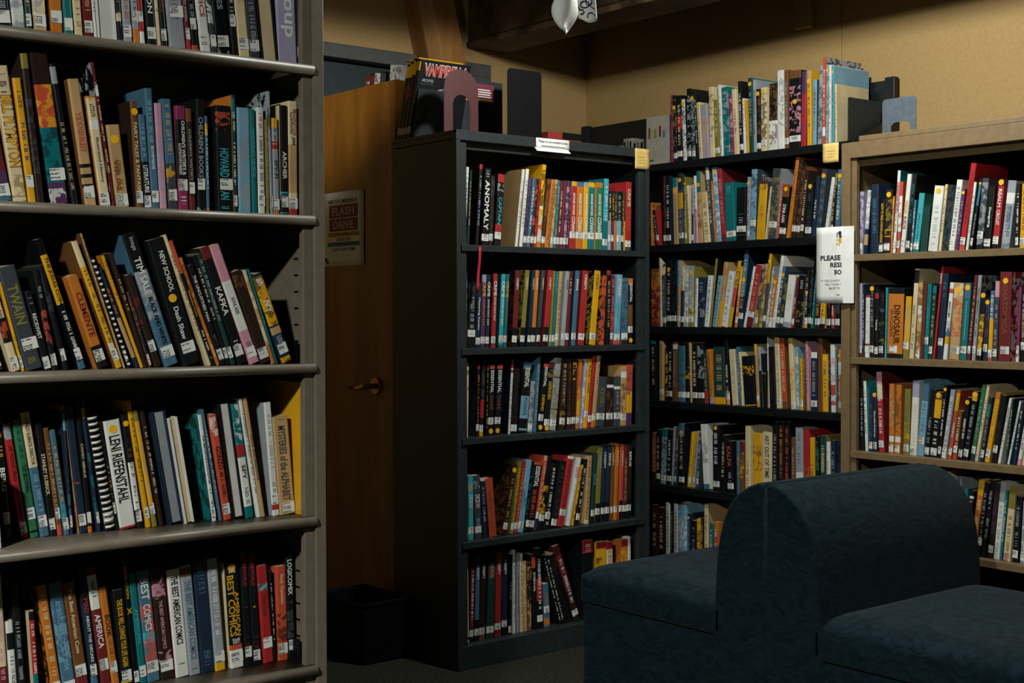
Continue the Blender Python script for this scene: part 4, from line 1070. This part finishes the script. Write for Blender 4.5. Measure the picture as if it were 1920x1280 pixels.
make_row('D3', 'D', DZS[3], .038, D_LIM, 'fourth shelf, charcoal case', 'comics on the fourth shelf of the charcoal case', 'comic_book', 'comic book', .2, False, '''
867 878 865 893 | t A.76-.92:u T.56-.7:w:.7:DICK T.48-.56:w:.6:TRACY X.2-.45:u L.1
879 890 878 892 | c A.76-.92:a T.56-.7:w:.7:DICK T.48-.56:w:.6:TRACY X.2-.45:u L.14
892 904 888 892 | d A.76-.92:s T.56-.7:w:.7:DICK T.48-.56:w:.6:TRACY X.2-.45:s L.14
906 916 901 898 | n B.96-1:w L-
918 932 910 898 | j X.1-.9:h H L-
942 950 962 872 | q D.92 X.2-.8:a C:q/h L.12
957 963 974 865 | l X.1-.9:y L.1
964 970 981 865 | r X.1-.9:y L.1
971 981 988 863 | u A.3-.7:b L.1
985 1000 1003 869 | k T.64-.94:w:.56:ESSENTIAL B.96-1:j X.2-.6:j L.1 C:t/k
1002 1008 1022 855 | j B0-.2:n X.2-.9:e B.93-1:a L.2
1009 1018 1028 857 | k A.2-.6:y L.16
1020 1029 1036 870 | k X:w L.2
1033 1043 1052 866 | k X:d L.08
1046 1057 1066 857 | r X.2-.9:m B.96-1:w L.2 H
1063 1069 1085 859 | w B.7-.86:i X.2-.7:s L- G
1073 1077 1092 872 | y A:k L-
1079 1086 1096 862 | k L.12
1096 1104 1103 855 | a X:h B0-.06:e L-
1108 1114 1115 850 | x T.5-.75:c:.5:EERIE L.14 B0-.2:k
1116 1124 1123 838 | l T.7-.92:s:.5:CREEPY B0-.25:k L.14
1127 1134 1132 836 | n T.7-.92:w:.5:CREEPY B0-.25:k L.14
1135 1142 1141 835 | n T.7-.92:w:.5:EERIE B0-.25:k L.14
1145 1150 1148 834 | h T.7-.92:e:.5:CREEPY L.14
1151 1157 1156 832 | o T.7-.92:e:.5:CREEPY L.14
1161 1167 1165 833 | j T.7-.92:e:.5:CREEPY B0-.25:k L.14
1168 1175 1171 836 | m B0-.2:k L.14
1176 1184 1179 835 | q T.7-.92:w:.5:EERIE B0-.25:k L.14
''')
make_row('D4', 'D', .0804, .045, D_LIM, 'bottom shelf, charcoal case', 'comics on the bottom shelf of the charcoal case', 'comic_book', 'comic book', .2, False, '''
870 880 868 1033 | e X.1-.9:d B.03-.06:k C:s H L-
881 888 884 1050 | m B0-.16:k L.1
890 898 893 1044 | b T.72-.9:w:.45:CREEPY B0-.25:k L.1
899 909 903 1042 | h B.1-1:q T.72-.9:w:.45:CREEPY L.1
912 926 917 1041 | x A.7-.95:h T.72-.9:s:.4:EERIE L.1
928 939 931 1037 | r A0-.2:q T.74-.92:w:.45:CREEPY L.12
941 951 943 1038 | n T.74-.92:w:.45:CREEPY L.14 B0-.16:k
954 961 957 1040 | k X.4-.7:s L.06
962 967 962 1031 | w X.1-.9:b L-
969 975 970 1038 | s L-
976 982 975 1038 | e B.94-1:w X.1-.9:d L-
983 989 981 1052 | a A:e L-
990 998 990 1055 | h A:a B.4-1:q L-
1001 1008 997 1040 | k B.82-.97:j T.5-.76:w:.5:ETERNAL L-
1009 1019 1005 1028 | k B.34-.62:r L.12
1022 1032 1019 1095 | b X.46-.85:o B.05-.2:o L.4
1050 1054 1018 1041 | k X:w L-
1055 1060 1024 1042 | k X:w L-
1061 1076 1030 1042 | k A.7-.95:q L-
1078 1089 1038 1026 | q B.4-1:m L.1
1094 1113 1093 1014 | k B.84-1:r X.86-.95:w L- 
1120 1138 1119 1018 | y B.92-1:r A.2-.8:k L-
1139 1150 1138 1017 | e B.9-1:r X.7-.88:h L-
1166 1178 1166 1012 | o B.9-1:r A.5-.88:y L-
1179 1184 1178 1006 | w X:d L-
''')  # next row: the navy glossy spine's white band is a painted highlight
make_row('T0', 'T', TZS[0], .034, T_LIM, 'top shelf, tan case', 'books on the top shelf of the tan case', 'book', 'book', .2, True, '''
1600 1608 1600 359 | w D.9 A.1-.75:n L-
1609 1617 1611 360 | v A:p A.1-.3:h L.12
1618 1628 1626 352 | n B.38-.96:w A.38-.96:s B.14-.3:a L- G
1632 1646 1633 346 | n X.3-.8:b L- H
1647 1655 1651 374 | k T.2-.92:y:.56:HOW_TO_FAKE_A_MOON_LANDING L.1
1656 1668 1661 356 | q A.3-.85:l D.92 B.36-.375:y B.26-.275:y L.1
1669 1672 1674 368 | o B.86-.96:y L-
1673 1679 1683 320 | w C:t B.5-.86:i L.1 G
1680 1686 1687 341 | j B.3-.8:w A.3-.8:o L.12
1687 1695 1701 327 | w T.3-.46:m:.66:KIDS T.5-.66:y:.66:DESIGN L.12
1697 1705 1711 328 | k X.36-.9:t L.1
1706 1710 1714 375 | b L.1
1711 1722 1723 363 | c T.22-.66:t:.42:SPECIALTIES B0-.04:t L.1 C:t
1724 1737 1731 388 | x B.0-1:x X.7-.8:d L-
1739 1757 1752 350 | w D.92 X.1-.7:s C:e L-
1759 1764 1772 346 | e D.94 C:s/b L-
1778 1789 1794 338 | w X.2-.9:d L.1
1790 1796 1804 355 | p X.2-.8:v D.94 L-
1797 1808 1820 307 | r T.3-.9:m:.5:A_VISUAL_HISTORY B0-.05:j L.1 G
1810 1815 1826 342 | w C:t L-
1817 1827 1837 335 | k B.62-.94:b D.93 T.14-.58:s:.46:VIDEO_GAME_ART L.11
1829 1841 1842 335 | d A:s B0-.1:k L.2
1843 1856 1853 351 | k T.3-.72:w:.4:Designing L.1
1859 1871 1872 337 | r B.9-1:k D.96 T.6-.86:w:.5:REALM T.34-.56:w:.5:CIRCUIT B0-.18:k L.12
1876 1900 1890 340 | s B.66-.82:w T.16-.64:b:.3:PRINCIPLES:.14 X.2-.62:d A0-.12:b L- N:with_principles_lettering
1903 1909 1906 345 | k
1911 1923 1916 345 | y X.2-.9:h L.1
1926 1940 1930 345 | k L.1
''')
make_row('T1', 'T', TZS[1], .034, T_LIM, 'second shelf, tan case', 'books on the second shelf of the tan case', 'book', 'book', .2, True, '''
1604 1609 1604 531 | k L-
1610 1616 1610 531 | v X.3-.9:s B0-.12:m L.1
1617 1620 1617 533 | n L-
1621 1629 1623 553 | w B.96-1:r X.3-.9:i B.18-.22:r L.13
1630 1638 1631 533 | k D.94 X.36-.6:s X.62-.9:s L.11
1639 1646 1640 542 | k T.36-.6:w:.5:Talking B.86-.94:r L.1
1647 1656 1648 548 | k A.2-.55:l A.7-.95:b L.12
1658 1661 1661 539 | c G L-
1662 1691 1666 541 | k B.06-.92:o T.2-.76:q:.42:DINOSAUR:.1 T.3-.7:h:.2:ENCYCLOPEDIA:-.24 L.12 N:thick_with_orange_DINOSAUR_panel
1692 1703 1698 556 | l B.14-1:y L.2
1704 1715 1715 504 | e B.84-.98:k X.1-.6:t L- 
1716 1724 1722 530 | a A:h A.4-.7:w L.03
1725 1730 1733 535 | m X.2-.8:h L-
1731 1739 1739 532 | t T.2-.7:c:.4:Drawing_Human_Anatomy L.24
1740 1747 1749 536 | x B.9-1:t L.12
1748 1755 1765 500 | r T.78-.96:w:.6:DEATH X.2-.7:m L-
1756 1766 1768 513 | n X.7-.9:b L.2
1767 1778 1781 530 | w T.54-.76:k:.5:ANATOMY B.3-.5:b A.3-.5:w B.2-.3:y B.86-.92:j L-
1779 1797 1789 531 | a D.9 A.3-.8:j A.8-.99:e L.12
1799 1811 1809 531 | t D.94 T.26-.76:u:.36:Drawing_Classical_Anatomy B.8-1:b L.13
1812 1818 1827 516 | m L.12
1821 1828 1834 516 | s C:s/d L.12 G
1830 1841 1840 545 | k D.93 A.3-.7:y B.1-.64:y A.1-.64:k L.12
1842 1850 1848 560 | n A.3-.9:p D.94 L.2
1851 1859 1857 545 | b B.16-.6:y X.6-.95:w B0-.1:j L.1
1860 1870 1866 527 | d B.8-1:i X.2-.7:s L.1
1871 1893 1875 510 | m D.9 T.3-.88:h:.44:ANATOMICA L.12 C:r/w N:wide_with_ANATOMICA_lettering
1904 1912 1910 538 | f A:p B0-.2:w L.16
1913 1922 1916 532 | k B.3-.66:h L.2
1925 1938 1930 530 | t L.12
''')
make_row('T2', 'T', TZS[2], .036, T_LIM, 'third shelf, tan case', 'books on the third shelf of the tan case', 'book', 'book', .2, True, '''
1604 1612 1604 724 | q L-
1613 1620 1612 728 | k L-
1622 1627 1618 714 | w C:c L-
1629 1636 1629 735 | n X.2-.8:h L.1
1637 1646 1636 732 | n D.93 T.24-.66:w:.4:Beautiful_Evidence L.1
1648 1658 1642 697 | r B.66-.84:e B.84-1:i C:m L.1
1666 1675 1667 719 | a B0-1:o A.3-.9:a B.17-.25:w L.07 N:brown_with_two_white_labels
1677 1687 1680 721 | o A.3-.9:h B.17-.25:w L.07 N:orange_with_two_white_labels
1693 1704 1696 729 | l B.5-1:l A.1-.5:y X.5-.95:t L.1
1705 1718 1711 714 | w B.78-1:v X.1-.7:e L.05 H
1719 1731 1731 712 | u X.3-.7:b B.72-1:b L.2 H
1732 1742 1745 730 | k X.2-.6:s L.08
1743 1756 1754 735 | k D.95 B.6-.88:y X.2-.56:w B.88-.97:h L.08
1757 1763 1770 722 | k D.94 X.3-.8:w L.1
1764 1773 1782 731 | s X.1-.9:w B0-.14:w A.3-.6:b L.1
1776 1783 1794 732 | j B.7-.96:y T.2-.64:w:.44:COMICS L.1
1785 1793 1796 770 | h L.2 B0-.1:j
1795 1803 1811 745 | k D.92 X.34-.66:w L.1
1804 1814 1824 734 | k B.86-.98:y X.24-.8:s D.95 L.1
1818 1826 1841 722 | x B.1-1:g X.3-.8:s L.14
1827 1833 1850 722 | e X.4-.8:h L.05
1836 1843 1853 745 | n B.7-.9:t L.12
1845 1856 1867 736 | y X.3-.88:o B.9-1:o L.12
1858 1867 1876 741 | k X.3-.6:x L.2
1870 1882 1892 747 | w L-
1884 1887 1896 748 | x L-
1888 1896 1911 752 | w C:t L-
1898 1903 1915 754 | n L-
1906 1913 1927 755 | w B0-.1:i L-
1915 1924 1934 757 | e L-
''')
make_row('T3', 'T', TZS[3], .034, T_LIM, 'fourth shelf, tan case', 'books on the fourth shelf of the tan case', 'book', 'book', .2, True, '''
1762 1769 1756 880 | k L.1
1774 1780 1768 884 | e L-
1781 1786 1776 900 | r X.2-.8:w L-
1788 1796 1785 895 | u A:w L.1
1797 1800 1800 897 | s L-
1801 1808 1808 915 | t X.3-.9:c L.12
1809 1817 1818 920 | k B.88-.92:w L.12
1818 1829 1835 900 | o B.8-1:y X.34-.74:e L.12
1830 1838 1846 905 | k L.2
1839 1848 1856 900 | k L-
1851 1861 1865 905 | q X.3-.8:p L.12
1862 1873 1876 903 | w B.74-1:s X.1-.7:s L-
1874 1878 1886 920 | t L-
1880 1895 1893 912 | e B.7-1:l X.1-.6:h A0-.1:f L-
1897 1908 1905 930 | k L.12
1912 1924 1918 940 | s A.1-.6:w L.1
''')
make_row('K0', 'K', KZ[0], .03, (-4.4, -3.095), 'top of black shelving', 'picture books on top of the black shelving', 'picture_book', 'picture book', .22, False, '''
1258 1261 1257 178 | f A:k L-
1263 1269 1260 180 | k D.82 A:l L.1
1270 1279 1268 180 | k B.5-.7:r L.12
1281 1287 1277 187 | w A:n L.1 D.93 C:k
1288 1296 1287 167 | k C:k A:s G L.1
1297 1305 1294 178 | n B.0-1:x D.94 A:s G L.1
1306 1310 1300 170 | k C:k L- 
1311 1317 1305 193 | e D.94 X:h L-
1318 1330 1312 197 | v A:a B.8-1:s G L-
1331 1340 1328 164 | e A.3-.9:l L-
1341 1349 1337 188 | l L.12
1351 1356 1345 160 | w L.12
1357 1369 1352 165 | t A:s G L-
1371 1376 1365 178 | f A:i L-
1377 1385 1371 168 | e X.3-.7:q L-
1387 1393 1383 153 | k C:k L.1
1394 1400 1391 185 | w A.4-.9:i D.94 L-
1401 1404 1395 188 | y L-
1405 1412 1402 147 | x C:t D.92 L-
1413 1418 1411 150 | s G L-
1419 1426 1417 168 | k D.93 A:h L.1
1427 1437 1426 165 | e A:q D.94 L.14
1441 1458 1442 158 | w B.45-1:k A.46-.98:h A.1-.4:m L- N:half_black_half_white_with_red_disc
1459 1470 1457 133 | w A.3-.9:s G L-
1471 1478 1470 132 | h L.1 C:h
1479 1500 1480 134 | k B.9-1:h A.2-.8:i D.6 L.12
1501 1512 1503 135 | r B.7-1:p A.1-.6:f L-
1513 1521 1512 133 | y B.8-1:a D.86 L-
1523 1530 1524 150 | u C:d L-
1532 1539 1536 124 | s G A:d L-
1541 1546 1543 108 | j C:s/d B.1-.2:w L- G W.22
1547 1552 1549 122 | s D.93 G A:t L-
1553 1557 1554 122 | w G L-
1559 1563 1559 124 | c C:u D.92 W.22 L- N:with_pale_teal_printed_cover
1565 1569 1564 158 | e C:e W.2 L- N:with_cream_drawn_cover
''')
make_row('K1', 'K', KZ[1], .03, K_LIM, 'second shelf, black shelving', 'picture books on the second black shelf', 'picture_book', 'picture book', .22, False, '''
1220 1227 1219 380 | o C:o/h L-
1231 1236 1222 395 | r B.3-1:k L.2
1243 1247 1243 330 | q A:m L.1
1248 1257 1247 330 | n B0-1:k L.1
1263 1271 1260 334 | a B.86-1:t D.8 X.1-.7:s L-
1273 1281 1270 325 | d B.76-1:n D.9 B.5-.72:y X.1-.5:s L.12
1283 1290 1282 332 | l D.9 L.12
1291 1295 1286 348 | e L-
1296 1303 1297 346 | v B0-.5:n L.1
1304 1308 1299 330 | w B0-.5:i L-
1309 1316 1305 320 | a B.7-1:t D.8 A.2-.6:h L-
1320 1332 1314 361 | e D.9 X:h L-
1333 1339 1321 308 | d B.8-1:w L-
1340 1343 1332 340 | o L-
1344 1352 1334 315 | u D.94 A:w G L-
1353 1361 1344 317 | m B.1-1:r L-
1362 1379 1357 344 | t X.8-.95:c L.12 N:wide_plain_teal
1380 1397 1381 352 | k X.3-.5:s A.9-1:x L.22 B.1-.12:d
1399 1404 1401 332 | s D.9 L.1 G
1405 1415 1409 318 | u A:d L.24 G C:d R:s:.84:.93:.16:.7:Tree_of
1417 1432 1424 342 | y B.96-1:m X.4-.6:l A.86-.96:l L- C:d N:wide_mustard
1433 1437 1444 350 | e L-
1439 1453 1449 317 | d A:l G C:s L.2
1455 1458 1465 345 | j L-
1459 1471 1468 351 | k B.8-1:h T.3-.66:w:.5:STINA_AARS B0-.1:q D.96 L.14
1473 1479 1492 295 | o L- X.3-.9:h
1482 1489 1498 300 | q X:h L.12
1490 1497 1504 312 | h B0-1:q A:h L.12
1498 1506 1510 320 | q L.14
1508 1519 1514 342 | k D.92 X:d L.12
1520 1527 1530 330 | n X.3-.6:w L-
1528 1537 1541 318 | d A:b D.9 G L-
1544 1554 1559 333 | w X.3-.7:s L-
1555 1563 1566 325 | q B.8-1:l L.12
1564 1572 1571 318 | b D.9 L-
''')
make_row('K2', 'K', KZ[2], .03, K_LIM, 'third shelf, black shelving', 'picture books on the third black shelf', 'picture_book', 'picture book', .22, False, '''
1220 1235 1220 504 | m A:o B.8-1:h L-
1237 1241 1235 480 | e C:e/q L-
1242 1248 1240 517 | d X:s L.12
1249 1257 1250 488 | k D.86 L.12
1258 1267 1260 485 | k A:n L.12
1269 1274 1270 488 | a B.6-1:u L.12
1275 1281 1277 500 | e B0-.6:n L.12
1282 1289 1283 498 | s A:w G L.12
1290 1299 1291 500 | l B.3-1:s D.9 A.1-.6:e L.12
1301 1306 1304 522 | w L.24
1307 1319 1309 520 | n X.7-.9:s A.2-.6:s L-
1320 1328 1327 517 | w X:t L-
1329 1333 1341 485 | l C:k L-
1335 1343 1346 518 | u X:d L-
1344 1351 1357 492 | a B0-.4:y A.4-.9:o L-
1352 1362 1366 510 | w X:b L-
1364 1372 1383 490 | y B.3-.6:j C:k A.6-.9:h L-
1376 1381 1388 500 | o B.5-1:y L.12
1382 1390 1396 466 | n B.4-1:b D.6 L.14
1393 1397 1412 500 | w L-
1398 1409 1417 498 | m B.2-1:r L.2 C:v
1412 1419 1427 505 | l B.3-1:d A:a L.12
1422 1427 1434 495 | a A:h L-
1428 1433 1442 476 | y B0-.6:d C:l D.9 L.12
1434 1438 1448 500 | s A:w L.12
1439 1445 1451 520 | o D.9 B0-.2:w L.12
1446 1452 1464 480 | w X:s L-
1453 1459 1467 500 | d B.8-1:b D.86 L.12
1460 1466 1472 508 | n A:l L.12
1467 1480 1478 517 | w B0-.1:s X.3-.7:e L-
1482 1489 1493 520 | m X.3-.6:w B0-.1:r L.12
1490 1503 1498 517 | k T.74-.9:s:.4:KING A.1-.5:l C:s L-
1507 1512 1512 505 | k B0-.16:y D.6 L.12
1513 1519 1519 500 | k A:d L.12
1520 1525 1529 515 | t L.12
1527 1535 1530 518 | q L.12
1536 1546 1540 520 | y B0-.12:k B.86-1:h L.14
1549 1556 1549 522 | k A.4-.8:r L.12
1558 1563 1559 520 | r B.4-1:k L.12
1565 1573 1566 522 | k A:d L.12
''')
make_row('K3', 'K', KZ[3], .03, K_LIM, 'fourth shelf, black shelving', 'picture books on the fourth black shelf', 'picture_book', 'picture book', .22, False, '''
1221 1230 1219 633 | k B.9-1:t L-
1236 1243 1236 619 | a L.12 X:h
1246 1250 1247 650 | k A:y L-
1251 1259 1253 645 | k L.12
1260 1268 1261 641 | h B.88-.96:w L-
1271 1284 1271 648 | b A.1-.5:d A.6-.95:t L.12
1285 1293 1284 645 | k A.4-.6:y L.12
1294 1297 1291 642 | a L-
1298 1308 1297 643 | k L.12
1309 1320 1306 643 | k A.4-.95:s B0-.06:q L.12
1321 1327 1318 658 | x B0-.25:r L-
1331 1338 1324 655 | o X:h B0-.1:s L-
1339 1361 1337 650 | l B.12-1:x B0-.12:y C:h L- N:wide_dark_green_with_gold_foot
1362 1368 1357 635 | k X.2-.6:w B0-.2:a L.12
1373 1384 1366 655 | s B0-1:e X.2-.8:s L-
1385 1388 1380 650 | b L-
1390 1394 1384 660 | e L-
1396 1417 1390 668 | k A.6-.8:y C:k B0-.02:y L- N:wide_black_with_gold_picture
1419 1423 1413 645 | a B.85-1:y L.14
1425 1430 1420 650 | s B0-.6:k L-
1431 1438 1426 663 | k A.5-.7:s L-
1439 1442 1438 625 | w B0-.5:l L-
1443 1455 1436 650 | x B0-1:k A:q L-
1456 1465 1451 630 | e D.92 X:s L.1
1467 1476 1460 634 | h B.1-1:j L-
1483 1491 1477 634 | e D.95 A.2-.6:y L.06
1493 1498 1490 650 | u A:w L.1
1500 1505 1498 672 | y L.12
1506 1510 1506 655 | h L-
1512 1517 1509 640 | i B0-.1:a L-
1520 1531 1520 660 | n B.9-1:w L.12 H
1533 1541 1533 631 | h X:d L-
1542 1552 1541 664 | y D.92 L-
1553 1557 1553 660 | n L-
1558 1566 1556 645 | w B.1-.4:j A.4-.9:i L.2
1567 1570 1566 655 | b L-
1571 1576 1571 655 | o D.9 B.6-.8:w L.12
''')
make_row('K4', 'K', KZ[4], .03, K_LIM, 'fifth shelf, black shelving', 'picture books on the fifth black shelf', 'picture_book', 'picture book', .22, False, '''
1222 1229 1222 810 | q B.2-1:h L-
1230 1236 1231 805 | k L.12
1238 1247 1241 803 | s B.84-1:t A.1-.8:k C:t L.1
1249 1257 1252 805 | k L.1
1258 1261 1262 800 | s L.1
1262 1270 1268 800 | d A:s L.1
1272 1282 1272 793 | k B.8-1:b L.1 D.85
1288 1293 1296 810 | y L.12
1297 1302 1307 808 | s B.8-1:a L.14
1304 1311 1310 812 | d A:s L.12
1319 1330 1313 795 | w B0-.08:b A.4-.7:s L- N:tall_plain_white
1337 1348 1336 797 | k D.96 X.4-.9:w L.1
1350 1360 1352 815 | k L-
1364 1375 1360 827 | k T.5-.9:j:.66:KALPA X.1-.4:s L.12
1381 1386 1380 826 | b B.0-.7:b A.3-.7:o L-
1387 1394 1387 828 | h B.8-1:m A.3-.8:y L-
1397 1406 1397 798 | e X.1-.5:h C:e L-
1412 1428 1411 811 | y A.4-.8:h C:e L- N:wide_yellow
1430 1446 1430 809 | e T.3-.95:d:.5:ART_OUT_OF_TIME L-
1447 1457 1448 790 | k L-
1459 1469 1459 790 | k X.1-.95:o L-
1470 1480 1470 790 | k X.1-.95:j L-
1483 1490 1483 820 | h L-
1492 1505 1491 801 | s X.5-.95:b B0-.4:w L- 
1507 1517 1506 805 | r B.0-.5:j X.1-.5:k L-
1519 1527 1518 820 | y X.2-.6:k L-
1529 1535 1528 818 | k A:g L-
1537 1548 1537 816 | l B0-1:x L-
1550 1556 1549 828 | w L-
1558 1566 1557 825 | n L-
1568 1575 1568 825 | n A:k L-
''')
make_row('K5', 'K', KZ[5], .03, K_LIM, 'bottom shelf, black shelving', 'picture books on the bottom black shelf', 'picture_book', 'picture book', .22, False, '''
1222 1232 1222 945 | q L-
1234 1245 1234 950 | k B.2-1:q L-
1248 1255 1248 941 | w L-
1256 1262 1257 941 | k L-
1263 1270 1263 943 | w L-
1272 1287 1271 945 | u A.3-.9:w L-
1289 1293 1289 962 | n D.92 L-
1296 1304 1296 975 | k L-
1306 1312 1306 972 | y A:k L-
1314 1318 1314 970 | q L-
1320 1327 1320 945 | e C:a L-
1330 1336 1330 980 | t L-
1338 1346 1338 978 | o B.4-.8:j L-
''')
# yellow board book: picture set into its cover
# comics leaning on top of the charcoal cases, spines towards the door
def lean_comic(x, y, t, h, w, a, spec, label, z=ZD + .0003):
    d = parse_spec(spec)
    c = thing('comic_book', label, 'comic book', (x, y, z), (0, a, 0), 'comics on top of the charcoal case')
    pm, b, labs = cover_mesh(t, w, h, d, False, True); pm.v = [(p[0] - t, p[1], p[2]) for p in pm.v]; new_obj('cover', pm.mesh('cover'), None, c)
    pg = PM(); pages_into(pg, t, w, h, d, b); pg.v = [(p[0] - t, p[1], p[2]) for p in pg.v]; new_obj('page_block', pg.mesh('page_block'), None, c)
    return c, t, h, w, d
XV = -3.945
c, t, h, w, d = lean_comic(XV, 2.716, .020, .280, .222, .27, 'k T.8-.97:y:.6:AR B.86-.97:y A.4-.6:m C:k L.1 H', 'black comic with red VAMPIRELLA title on its front cover, foremost of leaning row')
lettering('title_lettering', 'VAMPIRELLA', (.0004, .021, h * .80), (0, 1, 0), (0, 0, 1), .192, .046, ink('w'), c, .05, fit=False)
lettering('title_lettering', 'VAMPIRELLA', (.0008, .022, h * .802), (0, 1, 0), (0, 0, 1), .190, .043, plain('title_red', 'a82a24', .5), c, .02, fit=False)
lettering('subtitle', 'ARCHIVES', (.0004, .018, h * .73), (0, 1, 0), (0, 0, 1), .05, .010, ink('s'), c)
lettering('subtitle', 'VOLUME FIFTEEN', (.0004, .010, h * .69), (0, 1, 0), (0, 0, 1), .062, .008, ink('d'), c)
MB().prism([(.088, h * .635), (.10, h * .655), (.118, h * .662), (.136, h * .655), (.142, h * .635), (.118, h * .622)], 0, .0002, .0006).build('printed_eye', ink('i'), c)
MB().prism([(.117 + .009 * math.cos(k * math.pi / 6), h * .642 + .009 * math.sin(k * math.pi / 6)) for k in range(12)], 0, .0004, .0009).build('printed_iris', ink('b'), c)
specs = [('k B.80-.97:y A.5-.7:m L.1 H', 'black', .284), ('k B.80-.97:y B.5-.7:m L.1 H', 'black', .276), ('k B.82-.97:y A.5-.7:d H', 'black', .27)]
x = XV - .0222 / math.cos(.27)
for k, (sp, nm, hh) in enumerate(specs):
    tt = .019; lean_comic(x, 2.716, tt, hh, .215, .27, sp, 'black comic with yellow spine title, ' + ordinal(k + 2) + ' back from the vampire cover')
    x -= (tt + .0006) / math.cos(.27)
xs_ = min(x, -4.05)
more = [('y B.5-.9:w A.5-.95:r', .020, .312, 'yellow comic with red and white cover top'), ('k A.7-.98:w', .018, .306, 'black comic with white spine print'), ('y X.5-.96:k B0-.4:k', .022, .310, 'yellow comic with bold black print'), ('k B.8-.98:w', .016, .306, 'black comic with white cap'), ('w A.6-.98:k H', .075, .300, 'white boxed comic set'), ('k B.6-.98:d', .034, .292, 'dark grey comic'), ('w A.4-.98:m', .036, .29, 'white comic with maroon print'), ('k B.8-.98:m', .034, .294, 'black comic with maroon head'), ('m A:w', .03, .29, 'maroon comic with white marks')]
x = xs_
for k, (sp, tt, hh, nm) in enumerate(more):
    lean_comic(x, 2.80, tt, hh, .2, .16, sp, nm + ' behind the open door top', 1.8388)
    x -= (tt + .001) / math.cos(.16) + (.03 if k in (3, 4) else 0)
# white cased sets and a picture book standing on the black shelving behind the charcoal case
def small_case(x, y, wx, wy, h, label, rot=0):
    c = thing('boxed_set', label, 'box', (x, y, KZ[0] + .0003), (0, 0, rot), 'white boxes on top of the black shelving')
    MB().box(0, wx, 0, wy, 0, h).build('box_body', M['dull_paper'], c, .0015)
    n_ = max(1, int(wx / .018))
    for k in range(n_):
        if k % 2 == 0: MB().box(wx * (k + .2) / n_, wx * (k + .75) / n_, -.0006, .0005, h * .45, h * .9).build('spine_window', M['matte_black'], c)
        else: MB().box(wx * (k + .2) / n_, wx * (k + .75) / n_, -.0006, .0005, h * .3, h * .92).build('grey_print', INKS['grey'], c)
q = [at(px, 255, 1, KY + .12).x for px in (1122, 1144, 1147, 1166, 1169, 1185, 1187, 1207)]
small_case(q[0], KY + .12, q[1] - q[0], .12, .115, 'small white box at the corner end of the black shelving top')
small_case(q[2], KY + .12, q[3] - q[2], .12, .122, 'white box with dark windows, second from the corner on the shelving top')
small_case(q[4], KY + .12, q[5] - q[4], .12, .150, 'tallest white box on the black shelving top, tucked in the row')
small_case(q[6], KY + .12, q[7] - q[6] - .002, .12, .138, 'white box with grey print beside the white picture book')
pb = thing('picture_book', 'white picture book turned cover-out at the row start on the shelving top', 'picture book', (at(1212, 305, 1, KY + .05).x, KY + .05, KZ[0] + .0003), (0, 0, .10), 'picture books on top of the black shelving')
wv = at(1247, 305, 1, KY + .05).x - at(1212, 305, 1, KY + .05).x
hv = at(1228, 218, 1, KY + .05).z - KZ[0]
MB().box(0, wv + .02, 0, .003, 0, hv).build('front_cover', M['dull_paper'], pb, .0006)
MB().box(0, wv + .02, .0032, .009, .002, hv - .002).build('page_block', M['pages'], pb)
MB().box(0, wv + .02, .0092, .012, 0, hv).build('back_cover', M['dull_paper'], pb, .0006)
for a, b, c0, c1, k in ((.1, .2, .56, .78, 'h'), (.36, .5, .56, .74, 'l'), (.62, .72, .58, .8, 'm'), (.8, .92, .56, .7, 'b'), (.12, .36, .10, .13, 'd'), (.1, .9, .545, .552, 's')):
    MB().box(wv * a, wv * b, -.0006, .0004, hv * c0, hv * c1).build('cover_print', ink(k), pb)
